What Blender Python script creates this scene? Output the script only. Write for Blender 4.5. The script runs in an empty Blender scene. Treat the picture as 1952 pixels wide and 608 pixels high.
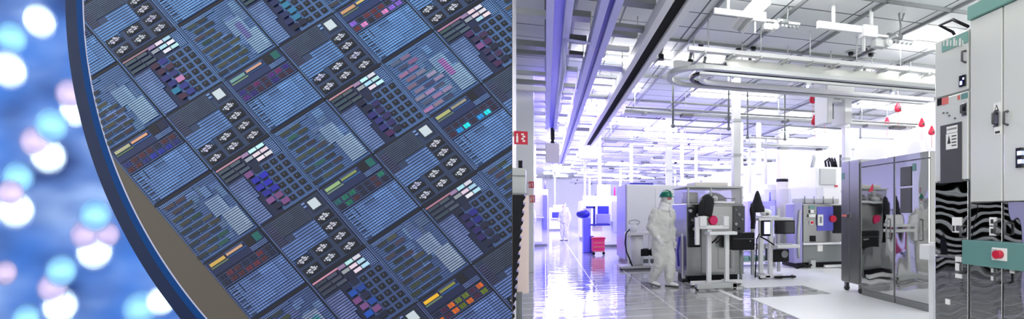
import bpy, bmesh, math, random
from mathutils import Vector, Matrix
R_ = random.Random(7)
sc = bpy.context.scene
COL = sc.collection
# ------------------------------------------------------------------ camera model (1952 x 608 frame)
F, XP, YP, EYE = 900.0, 1288.0, 405.0, 1.4
PSI = math.atan2(248.0, 900.0)
CS, SN = math.cos(PSI), math.sin(PSI)
def ray(px, py):
    cx, cy = (px - XP) / F, (YP - py) / F
    return Vector((CS * cx + SN, -SN * cx + CS, cy))
def at(px, py, t):
    d = ray(px, py) * t
    return Vector((d.x, d.y, EYE + d.z))
def fl(px, py):
    return at(px, py, F * EYE / (py - YP))
def pY(px, py, Y):
    return at(px, py, Y / ray(px, py).y)
def pX(px, py, X):
    return at(px, py, X / ray(px, py).x)
def c2w(c):
    return Vector((CS * c[0] + SN * c[2], -SN * c[0] + CS * c[2], EYE - c[1]))
cd = bpy.data.cameras.new('camera'); cam = bpy.data.objects.new('camera', cd); COL.objects.link(cam)
cam.location = (0, 0, EYE); cam.rotation_euler = (math.pi / 2, 0, -PSI)
cd.sensor_width = 36; cd.lens = 36 * F / 1952
cd.shift_x = -(XP - 976) / 1952; cd.shift_y = (YP - 304) / 1952
cd.clip_start = 0.05; cd.clip_end = 300
sc.camera = cam
# ------------------------------------------------------------------ materials
def srgb(r, g, b):
    f = lambda c: (c / 255 / 12.92) if c <= 10 else ((c / 255 + .055) / 1.055) ** 2.4
    return (f(r), f(g), f(b), 1)
def mat(name, col, rough=.5, metal=0, emit=None, es=0, spec=.5, alpha=1, trans=0, bump=None, coat=0):
    m = bpy.data.materials.new(name); m.use_nodes = True
    b = m.node_tree.nodes['Principled BSDF']
    b.inputs['Base Color'].default_value = (*col[:3], 1)
    b.inputs['Roughness'].default_value = rough
    b.inputs['Metallic'].default_value = metal
    b.inputs['Specular IOR Level'].default_value = spec
    b.inputs['Transmission Weight'].default_value = trans
    b.inputs['Alpha'].default_value = alpha
    b.inputs['Coat Weight'].default_value = coat
    if emit:
        b.inputs['Emission Color'].default_value = (*emit[:3], 1)
        b.inputs['Emission Strength'].default_value = es
    nt = m.node_tree
    if bump:
        sx, sy, sz, dist, det = bump
        tc = nt.nodes.new('ShaderNodeTexCoord'); mp = nt.nodes.new('ShaderNodeMapping')
        mp.inputs['Scale'].default_value = (sx, sy, sz)
        nz = nt.nodes.new('ShaderNodeTexNoise'); nz.inputs['Scale'].default_value = 1; nz.inputs['Detail'].default_value = det
        bp = nt.nodes.new('ShaderNodeBump'); bp.inputs['Distance'].default_value = dist; bp.inputs['Strength'].default_value = 1
        nt.links.new(tc.outputs['Object'], mp.inputs['Vector']); nt.links.new(mp.outputs['Vector'], nz.inputs['Vector'])
        nt.links.new(nz.outputs['Fac'], bp.inputs['Height']); nt.links.new(bp.outputs['Normal'], b.inputs['Normal'])
    # slight wear: a fine noise on roughness so no surface is perfectly even
    if not bump and rough > .15 and not trans:
        tc = nt.nodes.new('ShaderNodeTexCoord'); nz = nt.nodes.new('ShaderNodeTexNoise'); nz.inputs['Scale'].default_value = 9
        mr = nt.nodes.new('ShaderNodeMapRange'); mr.inputs['To Min'].default_value = rough * .85; mr.inputs['To Max'].default_value = min(1, rough * 1.15)
        nt.links.new(tc.outputs['Object'], nz.inputs['Vector']); nt.links.new(nz.outputs['Fac'], mr.inputs['Value'])
        nt.links.new(mr.outputs['Result'], b.inputs['Roughness'])
    return m
W = mat('white_paint', (.8, .81, .82), .45)
OFF = mat('ivory_plastic', (.72, .68, .64), .5)
LG = mat('light_grey', (.5, .52, .52), .4)
GR = mat('grey_enamel', (.2, .215, .22), .35)
DG = mat('dark_grey', (.07, .07, .075), .4)
BK = mat('black_plastic', (.007, .007, .009), .45, spec=.2)
MATBK = mat('matt_black', (.03, .03, .033), .9, spec=.05)
CLOTH = mat('black_cloth', (.008, .008, .012), .9)
STEEL = mat('stainless_steel', (.29, .295, .29), .24, 1)
BRUSH = mat('brushed_steel', (.36, .365, .36), .3, 1, bump=(3, 3, 90, .0006, 2))
MIRR = mat('polished_steel', (.60, .61, .60), .035, 1, bump=(1.6, 1.6, .9, .016, 1))
MIRR2 = mat('polished_steel_wavy', (.52, .53, .53), .02, 1, bump=(2.2, 2.2, 1.3, .02, 1.2))
PALE = mat('pale_grey_panel', (.75, .765, .72), .16, .2, bump=(1.2, 1.2, .8, .006, 1))
TEAL = mat('teal_enamel', srgb(98, 142, 138), .35)
PTEAL = mat('pale_teal_enamel', srgb(120, 165, 155), .35)
GREEN = mat('green_hat_plastic', srgb(8, 105, 82), .3)
RED = mat('red_plastic', srgb(196, 16, 56), .4)
PINK = mat('pink_red_plastic', srgb(232, 36, 112), .4)
BLUE = mat('deep_blue_plastic', srgb(40, 40, 170), .35)
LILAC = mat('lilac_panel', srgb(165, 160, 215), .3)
BLRAIL = mat('blue_lit_rail', srgb(112, 112, 255), .3)  # vivid blue puts the blue light the rail reflects into its colour
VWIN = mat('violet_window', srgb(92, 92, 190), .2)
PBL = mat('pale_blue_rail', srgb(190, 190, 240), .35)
SMOKE = mat('smoked_acrylic', (.5, .5, .54), .08, alpha=.45)
CLEAR = mat('clear_acrylic', (.75, .75, .9), .05, alpha=.3)
SCREEN = mat('dark_screen', (.01, .01, .014), .12)
LSCR = mat('lit_screen', (.2, .2, .5), .3, emit=(.45, .5, 1), es=1.3)
BLED = mat('blue_led', (.1, .1, .8), .3, emit=(.15, .2, 1), es=6)
TUBE = mat('lit_tube', (1, 1, 1), .4, emit=(1, .99, .97), es=42)
VTUBE = mat('violet_tube', (.5, .4, 1), .4, emit=(.33, .25, 1), es=30)
SUIT = mat('coverall_fabric', (.66, .66, .64), .85, bump=(14, 14, 9, .02, 3))
SUITW = mat('white_bootie', (.8, .8, .8), .8)
SKIN = mat('skin', srgb(205, 120, 110), .5)
GLOVE = mat('glove_rubber', (.82, .82, .82), .5)
PAPER = mat('white_label', (.85, .85, .83), .6)
INK = mat('black_ink', (.02, .02, .02), .6)
SALMON = mat('salmon_label', srgb(215, 110, 105), .6)
# ------------------------------------------------------------------ mesh builder
class MB:
    def __init__(s): s.v = []; s.f = []; s.sm = []
    def add(s, vs, fs, smooth=False):
        o = len(s.v); s.v += [tuple(v) for v in vs]
        for f in fs: s.f.append([o + i for i in f]); s.sm.append(smooth)
        return s
    def box(s, lo, hi):
        x0, y0, z0 = [min(a, b) for a, b in zip(lo, hi)]; x1, y1, z1 = [max(a, b) for a, b in zip(lo, hi)]
        return s.add([(x0, y0, z0), (x1, y0, z0), (x1, y1, z0), (x0, y1, z0), (x0, y0, z1), (x1, y0, z1), (x1, y1, z1), (x0, y1, z1)],
                     [(0, 3, 2, 1), (4, 5, 6, 7), (0, 1, 5, 4), (1, 2, 6, 5), (2, 3, 7, 6), (3, 0, 4, 7)])
    def tube(s, path, r, n=10, closed=False):
        path = [Vector(p) for p in path]; N = len(path); rs = r if isinstance(r, (list, tuple)) else [r] * N
        rings = []; up = None
        for i, p in enumerate(path):
            a = path[i - 1] if (i > 0 or closed) else p; b = path[(i + 1) % N] if (i < N - 1 or closed) else p
            d = (b - a).normalized()
            if up is None or abs(up.dot(d)) > .999: up = Vector((0, 0, 1)) if abs(d.z) < .9 else Vector((1, 0, 0))
            x = (up - d * up.dot(d)).normalized(); y = d.cross(x); up = x
            rings.append([p + (x * math.cos(2 * math.pi * k / n) + y * math.sin(2 * math.pi * k / n)) * rs[i] for k in range(n)])
        vs = [v for ring in rings for v in ring]; fs = []
        for i in range(N if closed else N - 1):
            j = (i + 1) % N
            for k in range(n):
                fs.append((i * n + k, i * n + (k + 1) % n, j * n + (k + 1) % n, j * n + k))
        s.add(vs, fs, True)
        if not closed:
            o = len(s.v) - len(vs)
            s.f.append([o + k for k in range(n)][::-1]); s.sm.append(False)
            s.f.append([o + (N - 1) * n + k for k in range(n)]); s.sm.append(False)
        return s
    def cyl(s, p0, p1, r, n=16, r1=None): return s.tube([p0, p1], [r, r if r1 is None else r1], n)
    def loft(s, rings, n=16):
        vs = []; fs = []
        for c, a, b in rings:
            c, a, b = Vector(c), Vector(a), Vector(b)
            vs += [c + a * math.cos(2 * math.pi * k / n) + b * math.sin(2 * math.pi * k / n) for k in range(n)]
        for i in range(len(rings) - 1):
            for k in range(n): fs.append((i * n + k, i * n + (k + 1) % n, (i + 1) * n + (k + 1) % n, (i + 1) * n + k))
        fs.append(tuple(range(n))[::-1]); fs.append(tuple((len(rings) - 1) * n + k for k in range(n)))
        return s.add(vs, fs, True)
    def ball(s, c, r, ax=(1, 1, 1), n=16, m=10, z0=-1.0):
        c = Vector(c); rings = []
        for i in range(m + 1):
            z = max(z0, -math.cos(math.pi * i / m)); q = math.sqrt(max(0, 1 - z * z)) + 1e-4
            rings.append((c + Vector((0, 0, z * r * ax[2])), (r * ax[0] * q, 0, 0), (0, r * ax[1] * q, 0)))
        return s.loft(rings, n)
    def prism(s, poly, d):
        n = len(poly); d = Vector(d); vs = [Vector(p) for p in poly] + [Vector(p) + d for p in poly]
        return s.add(vs, [tuple(range(n))[::-1], tuple(range(n, 2 * n))] + [(i, (i + 1) % n, n + (i + 1) % n, n + i) for i in range(n)])
    def build(s, name, m, parent=None, loc=None, bevel=0):
        me = bpy.data.meshes.new(name); me.from_pydata(s.v, [], s.f)
        me.polygons.foreach_set('use_smooth', s.sm); me.materials.append(m)
        bm = bmesh.new(); bm.from_mesh(me); bmesh.ops.recalc_face_normals(bm, faces=bm.faces); bm.to_mesh(me); bm.free()
        o = bpy.data.objects.new(name, me); COL.objects.link(o)
        if parent: o.parent = parent
        if loc is not None: o.location = loc
        if bevel:
            b = o.modifiers.new('edge', 'BEVEL'); b.width = bevel; b.segments = 2; b.limit_method = 'ANGLE'
        return o
def thing(name, label, cat, loc=(0, 0, 0), rz=0, group=None):
    o = bpy.data.objects.new(name, None); COL.objects.link(o); o.location = loc; o.rotation_euler = (0, 0, rz)
    o['label'] = label; o['category'] = cat
    if group: o['group'] = group
    return o
def tag(o, label, cat, group=None):
    o['label'] = label; o['category'] = cat
    if group: o['group'] = group
    return o
def struct(name, mb, m, bevel=0):
    o = mb.build(name, m, bevel=bevel); o['kind'] = 'structure'; return o
def kids(o): return [c for c in bpy.data.objects if c.parent == o]
KID = {}
def dup(root, loc, rz=None, label=None, group=None, scale=None):
    if root.name not in KID: KID[root.name] = [(c, kids(c)) for c in kids(root)]
    r = root.copy(); COL.objects.link(r); r.location = loc
    if rz is not None: r.rotation_euler = (0, 0, rz)
    if scale: r.scale = scale
    if label: r['label'] = label
    if group: r['group'] = group
    for c, gs in KID[root.name]:
        d = c.copy(); COL.objects.link(d); d.parent = r
        for g in gs:
            e = g.copy(); COL.objects.link(e); e.parent = d
    return r
class T:
    """a thing whose parts are given in world coordinates"""
    def __init__(s, name, label, cat, base, group=None):
        s.b = Vector(base); s.o = thing(name, label, cat, base, 0, group)
    def part(s, name, mb, m, parent=None, bevel=0, label=None):
        mb.v = [tuple(Vector(v) - s.b) for v in mb.v]
        o = mb.build(name, m, parent or s.o, bevel=bevel)
        if label: o['label'] = label
        return o
def bY(px0, px1, py0, py1, Y, dep, mb=None):
    """box whose front face stands in the plane y = Y"""
    mb = mb or MB(); pm = (px0 + px1) / 2; ym = (py0 + py1) / 2
    a, b = pY(px0, ym, Y), pY(px1, ym, Y); z1, z0 = pY(pm, py0, Y).z, pY(pm, py1, Y).z
    return mb.box((a.x, Y, z0), (b.x, Y + dep, z1))
def bX(px0, px1, z0, z1, X, dep, mb=None):
    """box whose face stands in the plane x = X, between two columns of the frame"""
    mb = mb or MB(); a, b = pX(px0, 400, X), pX(px1, 400, X)
    return mb.box((X, a.y, z0), (X + dep, b.y, z1))
def zX(px, py, X): return pX(px, py, X).z
def text(s, name, size, loc, rot, m, parent=None, ext=.001):
    c = bpy.data.curves.new(name, 'FONT'); c.body = s; c.size = size; c.extrude = ext; c.align_x = 'CENTER'; c.align_y = 'CENTER'; c.space_character = 1.0
    q = bpy.data.objects.new(name, c); COL.objects.link(q); dg = bpy.context.evaluated_depsgraph_get(); me = bpy.data.meshes.new_from_object(q.evaluated_get(dg))
    bpy.data.objects.remove(q); bpy.data.curves.remove(c); o = bpy.data.objects.new(name, me); COL.objects.link(o); me.materials.clear(); me.materials.append(m); o.location = loc; o.rotation_euler = rot
    if parent: o.parent = parent
    return o
# ================================================================== THE WAFER
WO = Vector(((598 - XP) / F * 2, (390 - YP) / F * 2, 2.0))
def rotm(r):
    th = math.sqrt(sum(x * x for x in r)); k = [x / th for x in r]
    K = Matrix(((0, -k[2], k[1]), (k[2], 0, -k[0]), (-k[1], k[0], 0)))
    return Matrix.Identity(3) + math.sin(th) * K + (1 - math.cos(th)) * (K @ K)
WR = rotm((-0.1028, 0.0179, 0.8244))
U3, V3, N3 = WR.col[0].copy(), WR.col[1].copy(), WR.col[2].copy()      # N3 points away from the viewer
LU, LV, OU, OV, SK = .6438, -.5442, .0012, -.0059, -.1332
CC = (.0364, -1.832); RIN, ROUT = 2.4465, 2.5283
def pl(u, v, h=0.0): return c2w(WO + U3 * u + V3 * v - N3 * h)
def lat(m, n, a, b):
    k = n - (b - .092)
    return (OU + (m - 1 + a - .03) * LU + SK * k * LV, OV + k * LV)
def proj_uv(q):
    c = WO + U3 * q[0] + V3 * q[1]
    return (XP + F * c.x / c.z, YP + F * c.y / c.z)
def unproj(px, py):
    d = Vector(((px - XP) / F, (py - YP) / F, 1)); s = WO.dot(N3) / d.dot(N3); q = d * s - WO
    return (q.dot(U3), q.dot(V3))
def clip(poly, p, nrm):
    out = []; L = len(poly)
    for i in range(L):
        a, b = poly[i], poly[(i + 1) % L]
        da = (a[0] - p[0]) * nrm[0] + (a[1] - p[1]) * nrm[1]; db = (b[0] - p[0]) * nrm[0] + (b[1] - p[1]) * nrm[1]
        if da <= 0: out.append(a)
        if (da < 0 < db) or (db < 0 < da):
            t = da / (da - db); out.append((a[0] + (b[0] - a[0]) * t, a[1] + (b[1] - a[1]) * t))
    return out
# cut lines of the wafer piece: along its upright right edge and along its top
q0, q1 = unproj(976, 0), unproj(976, 608)
cn = (-(q1[1] - q0[1]), q1[0] - q0[0]); t0 = unproj(500, 300)
if (t0[0] - q0[0]) * cn[0] + (t0[1] - q0[1]) * cn[1] > 0: cn = (-cn[0], -cn[1])
h0, h1 = unproj(0, -200), unproj(976, -200)
hn = (-(h1[1] - h0[1]), h1[0] - h0[0])
if (t0[0] - h0[0]) * hn[0] + (t0[1] - h0[1]) * hn[1] > 0: hn = (-hn[0], -hn[1])
def disc(r, n=360, qc=None):
    p = [(CC[0] + r * math.cos(2 * math.pi * k / n), CC[1] + r * math.sin(2 * math.pi * k / n)) for k in range(n)]
    return clip(clip(p, qc or q0, cn), h0, hn)
NC = 240
def clip_disc(poly, r):
    for k in range(NC):
        t = 2 * math.pi * k / NC; c, s_ = math.cos(t), math.sin(t); p = (CC[0] + r * c, CC[1] + r * s_)
        if any((x[0] - p[0]) * c + (x[1] - p[1]) * s_ > 0 for x in poly):
            poly = clip(poly, p, (c, s_))
            if len(poly) < 3: return []
    poly = clip(poly, q0, cn)
    return poly if len(poly) > 2 else []
def chip_mat(name, kind):
    m = bpy.data.materials.new(name); m.use_nodes = True; nt = m.node_tree; L = nt.links.new
    b = nt.nodes['Principled BSDF']; b.inputs['Roughness'].default_value = .45; b.inputs['Specular IOR Level'].default_value = .25
    at_ = nt.nodes.new('ShaderNodeVertexColor'); at_.layer_name = 'Col'
    def math_(op, a, bb=None, cc=None):
        n = nt.nodes.new('ShaderNodeMath'); n.operation = op
        for i, x in enumerate((a, bb, cc)):
            if x is None: continue
            if isinstance(x, (int, float)): n.inputs[i].default_value = x
            else: L(x, n.inputs[i])
        return n.outputs[0]
    if kind == 'plain':
        uv = nt.nodes.new('ShaderNodeUVMap'); nz = nt.nodes.new('ShaderNodeTexNoise'); nz.inputs['Scale'].default_value = 1.3; nz.inputs['Detail'].default_value = 3
        L(uv.outputs[0], nz.inputs['Vector'])
        mx = nt.nodes.new('ShaderNodeMix'); mx.data_type = 'RGBA'; mx.blend_type = 'MULTIPLY'; mx.inputs[0].default_value = 1
        g = nt.nodes.new('ShaderNodeMapRange'); g.inputs['To Min'].default_value = .75; g.inputs['To Max'].default_value = 1.25
        L(nz.outputs['Fac'], g.inputs['Value']); L(at_.outputs['Color'], mx.inputs[6]); L(g.outputs[0], mx.inputs[7]); L(mx.outputs[2], b.inputs['Base Color'])
        return m
    uv = nt.nodes.new('ShaderNodeUVMap'); sp = nt.nodes.new('ShaderNodeSeparateXYZ'); L(uv.outputs[0], sp.inputs[0])
    fx = math_('FRACT', sp.outputs[0]); fy = math_('FRACT', sp.outputs[1])
    tri = lambda f: math_('ABSOLUTE', math_('SUBTRACT', f, .5))                # 0 mid-line, .5 at the gap
    def soft(v, e, w=.1):
        n = nt.nodes.new('ShaderNodeMapRange'); n.interpolation_type = 'SMOOTHSTEP'
        n.inputs['From Min'].default_value = e - w; n.inputs['From Max'].default_value = e + w; n.inputs['To Min'].default_value = 1; n.inputs['To Max'].default_value = 0
        L(v, n.inputs['Value']); return n.outputs[0]
    if kind == 'lines':
        mask = soft(tri(fx), .30); dash = soft(tri(fy), .36)
        mask = math_('MULTIPLY', mask, math_('MULTIPLY_ADD', dash, .45, .55))
    elif kind == 'thin':
        mask = soft(tri(fx), .2, .08); dash = soft(tri(fy), .4)
        mask = math_('MULTIPLY', mask, math_('MULTIPLY_ADD', dash, .3, .7))
    else:
        mask = math_('MULTIPLY', soft(tri(fx), .27), soft(tri(fy), .27))
    # patches of logic: some lines brighter, some bluer
    vz = nt.nodes.new('ShaderNodeTexBrick'); vz.inputs['Scale'].default_value = .22; vz.inputs['Color1'].default_value = (.8, .8, .85, 1); vz.inputs['Color2'].default_value = (1.15, 1.15, 1.15, 1)
    vz.inputs['Mortar'].default_value = (.9, .95, 1.0, 1); vz.inputs['Mortar Size'].default_value = .01; vz.inputs['Brick Width'].default_value = 1.4; vz.inputs['Row Height'].default_value = .9
    L(uv.outputs[0], vz.inputs['Vector'])
    mx = nt.nodes.new('ShaderNodeMix'); mx.data_type = 'RGBA'; mx.blend_type = 'MULTIPLY'; mx.inputs[0].default_value = 1
    L(at_.outputs['Color'], mx.inputs[6]); L(vz.outputs['Color'], mx.inputs[7])
    dk = nt.nodes.new('ShaderNodeMix'); dk.data_type = 'RGBA'; dk.blend_type = 'MULTIPLY'; dk.inputs[0].default_value = 1; dk.inputs[7].default_value = (.035, .06, .13, 1)
    L(at_.outputs['Color'], dk.inputs[6])
    fin = nt.nodes.new('ShaderNodeMix'); fin.data_type = 'RGBA'; L(mask, fin.inputs[0]); L(dk.outputs[2], fin.inputs[6]); L(mx.outputs[2], fin.inputs[7])
    L(fin.outputs[2], b.inputs['Base Color'])
    return m
CM = {k: chip_mat('chip_' + k, k) for k in ('plain', 'lines', 'thin', 'dots')}
class CH:
    """tiles laid on the wafer, in die coordinates"""
    def __init__(s, m, n): s.m, s.n = m, n; s.v = []; s.f = []; s.uv = []; s.c = []; s.base = pl(*lat(m, n, .46, .5))
    def rect(s, a0, a1, b0, b1, col, h=.003, fa=1.0, fb=1.0, side=0):
        mid = [(a0, b0), (a1, b0), (a1, b1), (a0, b1)]
        poly = [lat(s.m, s.n, *p) for p in mid]
        if min((proj_uv(q)[0] for q in poly)) > 976: return
        cl = clip_disc(poly, RIN - .006)
        if not cl: return
        o = len(s.v); inv = []
        for (u, v) in cl:
            k = (v - OV) / LV; b = s.n + .092 - k; a = (u - OU - SK * k * LV) / LU - s.m + 1 + .03
            inv.append((a * fa, b * fb))
        s.v += [tuple(pl(u, v, h) - s.base) for u, v in cl]; s.f.append(list(range(o, o + len(cl)))); s.uv.append(inv); s.c.append(col)
        if side:
            s.v += [tuple(pl(u, v, h - side) - s.base) for u, v in cl]; L = len(cl)
            for i in range(L):
                j = (i + 1) % L; s.f.append([o + i, o + L + i, o + L + j, o + j]); s.uv.append([inv[i], inv[i], inv[j], inv[j]]); s.c.append(col)
    def build(s, name, kind, parent, root=False, label=None):
        if not s.f: return None
        me = bpy.data.meshes.new(name); me.from_pydata(s.v, [], s.f); me.materials.append(CM[kind])
        me.uv_layers.new(name='UVMap'); me.color_attributes.new('Col', 'FLOAT_COLOR', 'CORNER'); uv = me.uv_layers['UVMap']; ca = me.color_attributes['Col']; i = 0
        for uvs, c in zip(s.uv, s.c):
            for q in uvs: uv.data[i].uv = q; ca.data[i].color = (*c[:3], 1); i += 1
        o = bpy.data.objects.new(name, me); COL.objects.link(o); o.parent = parent
        o.location = s.base - WB if root else (0, 0, 0)
        if label: o['label'] = label
        return o
WB = Vector((-1.2, 2.3, 0))
wafer = thing('silicon_wafer', 'huge dark blue patterned chip wafer with a curved dark rim', 'wafer', WB)
def wface(ring0, ring1, name, m):
    mb = MB(); n = len(ring0)
    mb.add([p - WB for p in ring0] + [p - WB for p in ring1], [(i, (i + 1) % n, n + (i + 1) % n, n + i) for i in range(n)], True); return mb.build(name, m, wafer)
NAVY = mat('wafer_edge_navy', srgb(0, 22, 58), .45, spec=.12)
EDGE2 = mat('wafer_edge_blue', srgb(0, 50, 104), .6, spec=.1, bump=(40, 40, 40, .002, 3))
LIP = mat('wafer_lip_glint', srgb(150, 150, 175), .3)  # pale tone paints in the glint of the polished chamfer
BARE = mat('bare_wafer', srgb(76, 70, 63), .4, spec=.2)
def ringpts(r, h): return [pl(CC[0] + r * math.cos(2 * math.pi * k / 720), CC[1] + r * math.sin(2 * math.pi * k / 720), h) for k in range(720)]
def arc_band(r0, h0_, r1, h1_, name, m):
    p0, p1 = disc(r0, 720), disc(r1, 720)
    # keep only the arc: bands are clipped quads
    mb = MB(); st = 720
    for k in range(st):
        a0, a1 = 2 * math.pi * k / st, 2 * math.pi * (k + 1) / st
        qd = [(CC[0] + r * math.cos(a), CC[1] + r * math.sin(a)) for r, a in ((r0, a0), (r1, a0), (r1, a1), (r0, a1))]
        qd = clip(clip(qd, q0, cn), h0, hn)
        if len(qd) < 3: continue
        vs = []
        for (u, v) in qd:
            rr = math.hypot(u - CC[0], v - CC[1]); f = (rr - r0) / (r1 - r0); f = min(1, max(0, f))
            vs.append(pl(u, v, h0_ + (h1_ - h0_) * f) - WB)
        mb.add(vs, [tuple(range(len(vs)))], True)
    o = mb.build(name, m, wafer)
    bm = bmesh.new(); bm.from_mesh(o.data); bmesh.ops.remove_doubles(bm, verts=bm.verts, dist=2e-5); bmesh.ops.recalc_face_normals(bm, faces=bm.faces); bm.to_mesh(o.data); bm.free(); return o
face = disc(RIN - .003, 720)
mb = MB(); mb.prism([pl(u, v, 0) - WB for u, v in face], pl(0, 0, -.006) - pl(0, 0, 0))
mb.build('bare_face', BARE, wafer)['label'] = 'bare brown-grey margin of the wafer face'
mb = MB(); mb.prism([pl(u, v, -.0065) - WB for u, v in disc(ROUT - .001, 720, unproj(964, 0))], pl(0, 0, -.05) - pl(0, 0, 0)); mb.build('wafer_back', NAVY, wafer)
arc_band(RIN - .004, .0008, RIN + .0025, .0004, 'rim_lip', LIP)
arc_band(RIN + .0025, .0004, RIN + .026, .002, 'rim_inner_bevel', EDGE2)
arc_band(RIN + .026, .002, ROUT, -.006, 'rim_outer_bevel', NAVY)
q = unproj(860, 1); lowp = [pl(u, v, -.025) for u, v in disc(ROUT - .01, 240)]; lp = min(lowp, key=lambda p: p.z)
ft = MB(); ft.prism([Vector((lp.x - .5, lp.y - .25, 0)) - WB, Vector((lp.x + .12, lp.y - .25, 0)) - WB, Vector((lp.x + .12, lp.y + .3, 0)) - WB, Vector((lp.x - .5, lp.y + .3, 0)) - WB], (0, 0, lp.z + .03))
ft.build('stand', DG, wafer)
s3 = lambda r, g, b: tuple(x * k for x, k in zip(srgb(r, g, b)[:3], (.70, .76, .72)))
KCEL = {(0, 0): [(28, 30, 165), (32, 34, 150)], (-1, 0): [(120, 90, 160), (60, 70, 150)], (0, 1): [(44, 36, 96), (40, 38, 110)], (1, 0): [(24, 62, 150), (20, 70, 165)], (1, 1): [(30, 30, 120), (36, 26, 90)], (-1, 1): [(40, 110, 150), (30, 40, 90)], (0, 2): [(66, 40, 84), (50, 40, 80)]}
TCEL = {(0, 0): [(96, 20, 84), (70, 24, 110), (50, 20, 50), (36, 22, 110)], (0, 1): [(90, 28, 40), (215, 125, 190), (125, 85, 195), (20, 20, 40)], (1, 0): [(60, 28, 44), (14, 100, 84), (20, 22, 50), (16, 84, 90)],
        (1, 1): [(40, 24, 50), (0, 205, 220), (0, 140, 215), (50, 22, 40)], (0, -1): [(24, 40, 150), (70, 26, 46), (24, 24, 60), (30, 34, 110)], (1, -1): [(70, 30, 44), (18, 26, 60), (90, 30, 50), (24, 24, 50)], (2, 0): [(200, 90, 30), (90, 100, 30), (60, 24, 60), (20, 24, 60)], (-1, 0): [(90, 110, 50), (40, 40, 70), (60, 60, 60), (30, 36, 60)]}
BARC = {(0, 0): [(110, 150, 150), (205, 150, 130)], (0, 1): [(200, 150, 110), (215, 180, 110)], (1, 0): [(150, 175, 120), (130, 140, 90)], (1, 1): [(170, 165, 110), (150, 140, 125)], (0, -1): [(170, 160, 130), (215, 150, 120)], (1, -1): [(210, 160, 80), (200, 150, 120)], (2, 0): [(235, 170, 40), (130, 130, 70)]}
def jit(c, r, k=.12): f = 1 + r.uniform(-k, k); return tuple(max(0, x * f * (1 + r.uniform(-k, k) * .4)) for x in c)
def make_die(m, n):
    r = random.Random(m * 31 + n * 77 + 5)
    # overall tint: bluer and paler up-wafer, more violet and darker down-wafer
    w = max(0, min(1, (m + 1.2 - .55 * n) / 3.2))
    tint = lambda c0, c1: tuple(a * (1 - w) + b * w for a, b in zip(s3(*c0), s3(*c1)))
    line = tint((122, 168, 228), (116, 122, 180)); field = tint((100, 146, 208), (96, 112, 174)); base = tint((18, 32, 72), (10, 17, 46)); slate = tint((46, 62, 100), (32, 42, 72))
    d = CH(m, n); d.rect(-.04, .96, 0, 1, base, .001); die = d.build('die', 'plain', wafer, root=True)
    if die is None: return
    die['label'] = 'rectangular chip die with its own pattern of blocks'
    lk = lambda col, k: tuple(x * k for x in col)
    def P(name, kind, rects, label=None):
        c = CH(m, n)
        for q in rects: c.rect(*q)
        c.build(name, kind, die, label=label)
    # streets with their dotted alignment marks
    P('scribe_street', 'dots', [(-.04, .96, .002, .012, lk(line, 1.2), .002, 95, 90), (-.04, .96, .497, .507, lk(line, 1.2), .002, 95, 90), (-.04, .96, .985, .995, lk(line, 1.1), .002, 95, 90)])
    P('street_gap', 'plain', [(.445, .465, .0, 1.0, s3(8, 12, 30), .002), (-.045, -.03, 0, 1, s3(8, 12, 30), .002), (-.04, .96, .507, .517, s3(8, 12, 30), .002)])
    # first column, top: logic patch, side patch, memory field, carrier with pads
    P('pad_carrier', 'plain', [(-.03, .44, .02, .495, slate, .002)])
    P('logic_patch', 'thin', [(-.025, .11, .175, .43, lk(tint((66, 84, 116), (60, 68, 92)), 1.2), .003, 75, 60)])
    P('side_patch', 'thin', [(.0, .2, .43, .493, tint((76, 84, 124), (70, 66, 112)), .003, 60, 40), ])
    P('fine_strip', 'thin', [(-.02, .03, .145, .172, line, .003, 40, 110)])
    P('memory_field', 'lines', [(.115, .27, .17, .36, field, .004, 50, 60), (.165, .31, .36, .493, field, .004, 50, 60)])
    sq = CH(m, n); sq.rect(-.005, .062, .055, .125, s3(205, 208, 220), .006, side=.004); sq.build('alignment_square', 'plain', die, label='bright silver-white square')
    rim = CH(m, n); rim.rect(-.02, .08, .035, .145, lk(slate, .6), .003); rim.build('square_border', 'plain', die)
    for (a, b) in ((.139, .098), (.22, .1), (.31, .101), (.40, .098), (.308, .262), (.392, .264), (.308, .424), (.396, .42)):
        c = CH(m, n)
        c.rect(a - .031, a + .031, b - .062, b + .062, s3(8, 10, 24), .004)
        c.rect(a - .02, a + .02, b - .048, b + .05, lk(slate, .35), .005)
        pk = s3(200, 195, 210) if r.random() < .85 else s3(190, 180, 215)
        c.rect(a - .012, a + .012, b - .03, b + .03, jit(pk, r), .006, side=.002)
        c.rect(a - .022, a - .006, b - .018, b + .0, jit(pk, r), .006); c.rect(a + .004, a + .022, b + .005, b + .02, jit(pk, r), .006)
        c.rect(a - .004, a + .005, b - .046, b - .034, jit(s3(170, 170, 190), r), .006); c.rect(a - .006, a + .004, b + .036, b + .047, jit(s3(170, 170, 190), r), .006)
        c.rect(a - .016, a + .016, b - .004, b + .001, s3(30, 30, 60), .007); c.rect(a - .001, a + .003, b - .025, b + .025, s3(50, 50, 80), .007)
        c.build('contact_pad', 'plain', die)
    # first column, lower half
    ws = [s3(225, 215, 230), s3(190, 225, 235), s3(235, 205, 225), s3(170, 205, 230), s3(150, 120, 160), s3(150, 150, 165)]
    q = [(.475, .487, .27, .49, jit(s3(190, 130, 150), r, .3), .004)]
    for k in range(3):
        a0 = .476 + k * .038
        for j in range(3):
            b0 = .085 + j * .066 - k * .006
            if k == 2 and j == 2: continue
            q.append((a0, a0 + .025, b0, b0 + .06, jit(ws[min(5, r.choice((0, 0, 1, 2, 3)) if j < 2 else 4 + k % 2)], r), .004))
    P('bright_bus_strip', 'plain', q, 'row of bright white and pink strips')
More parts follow.
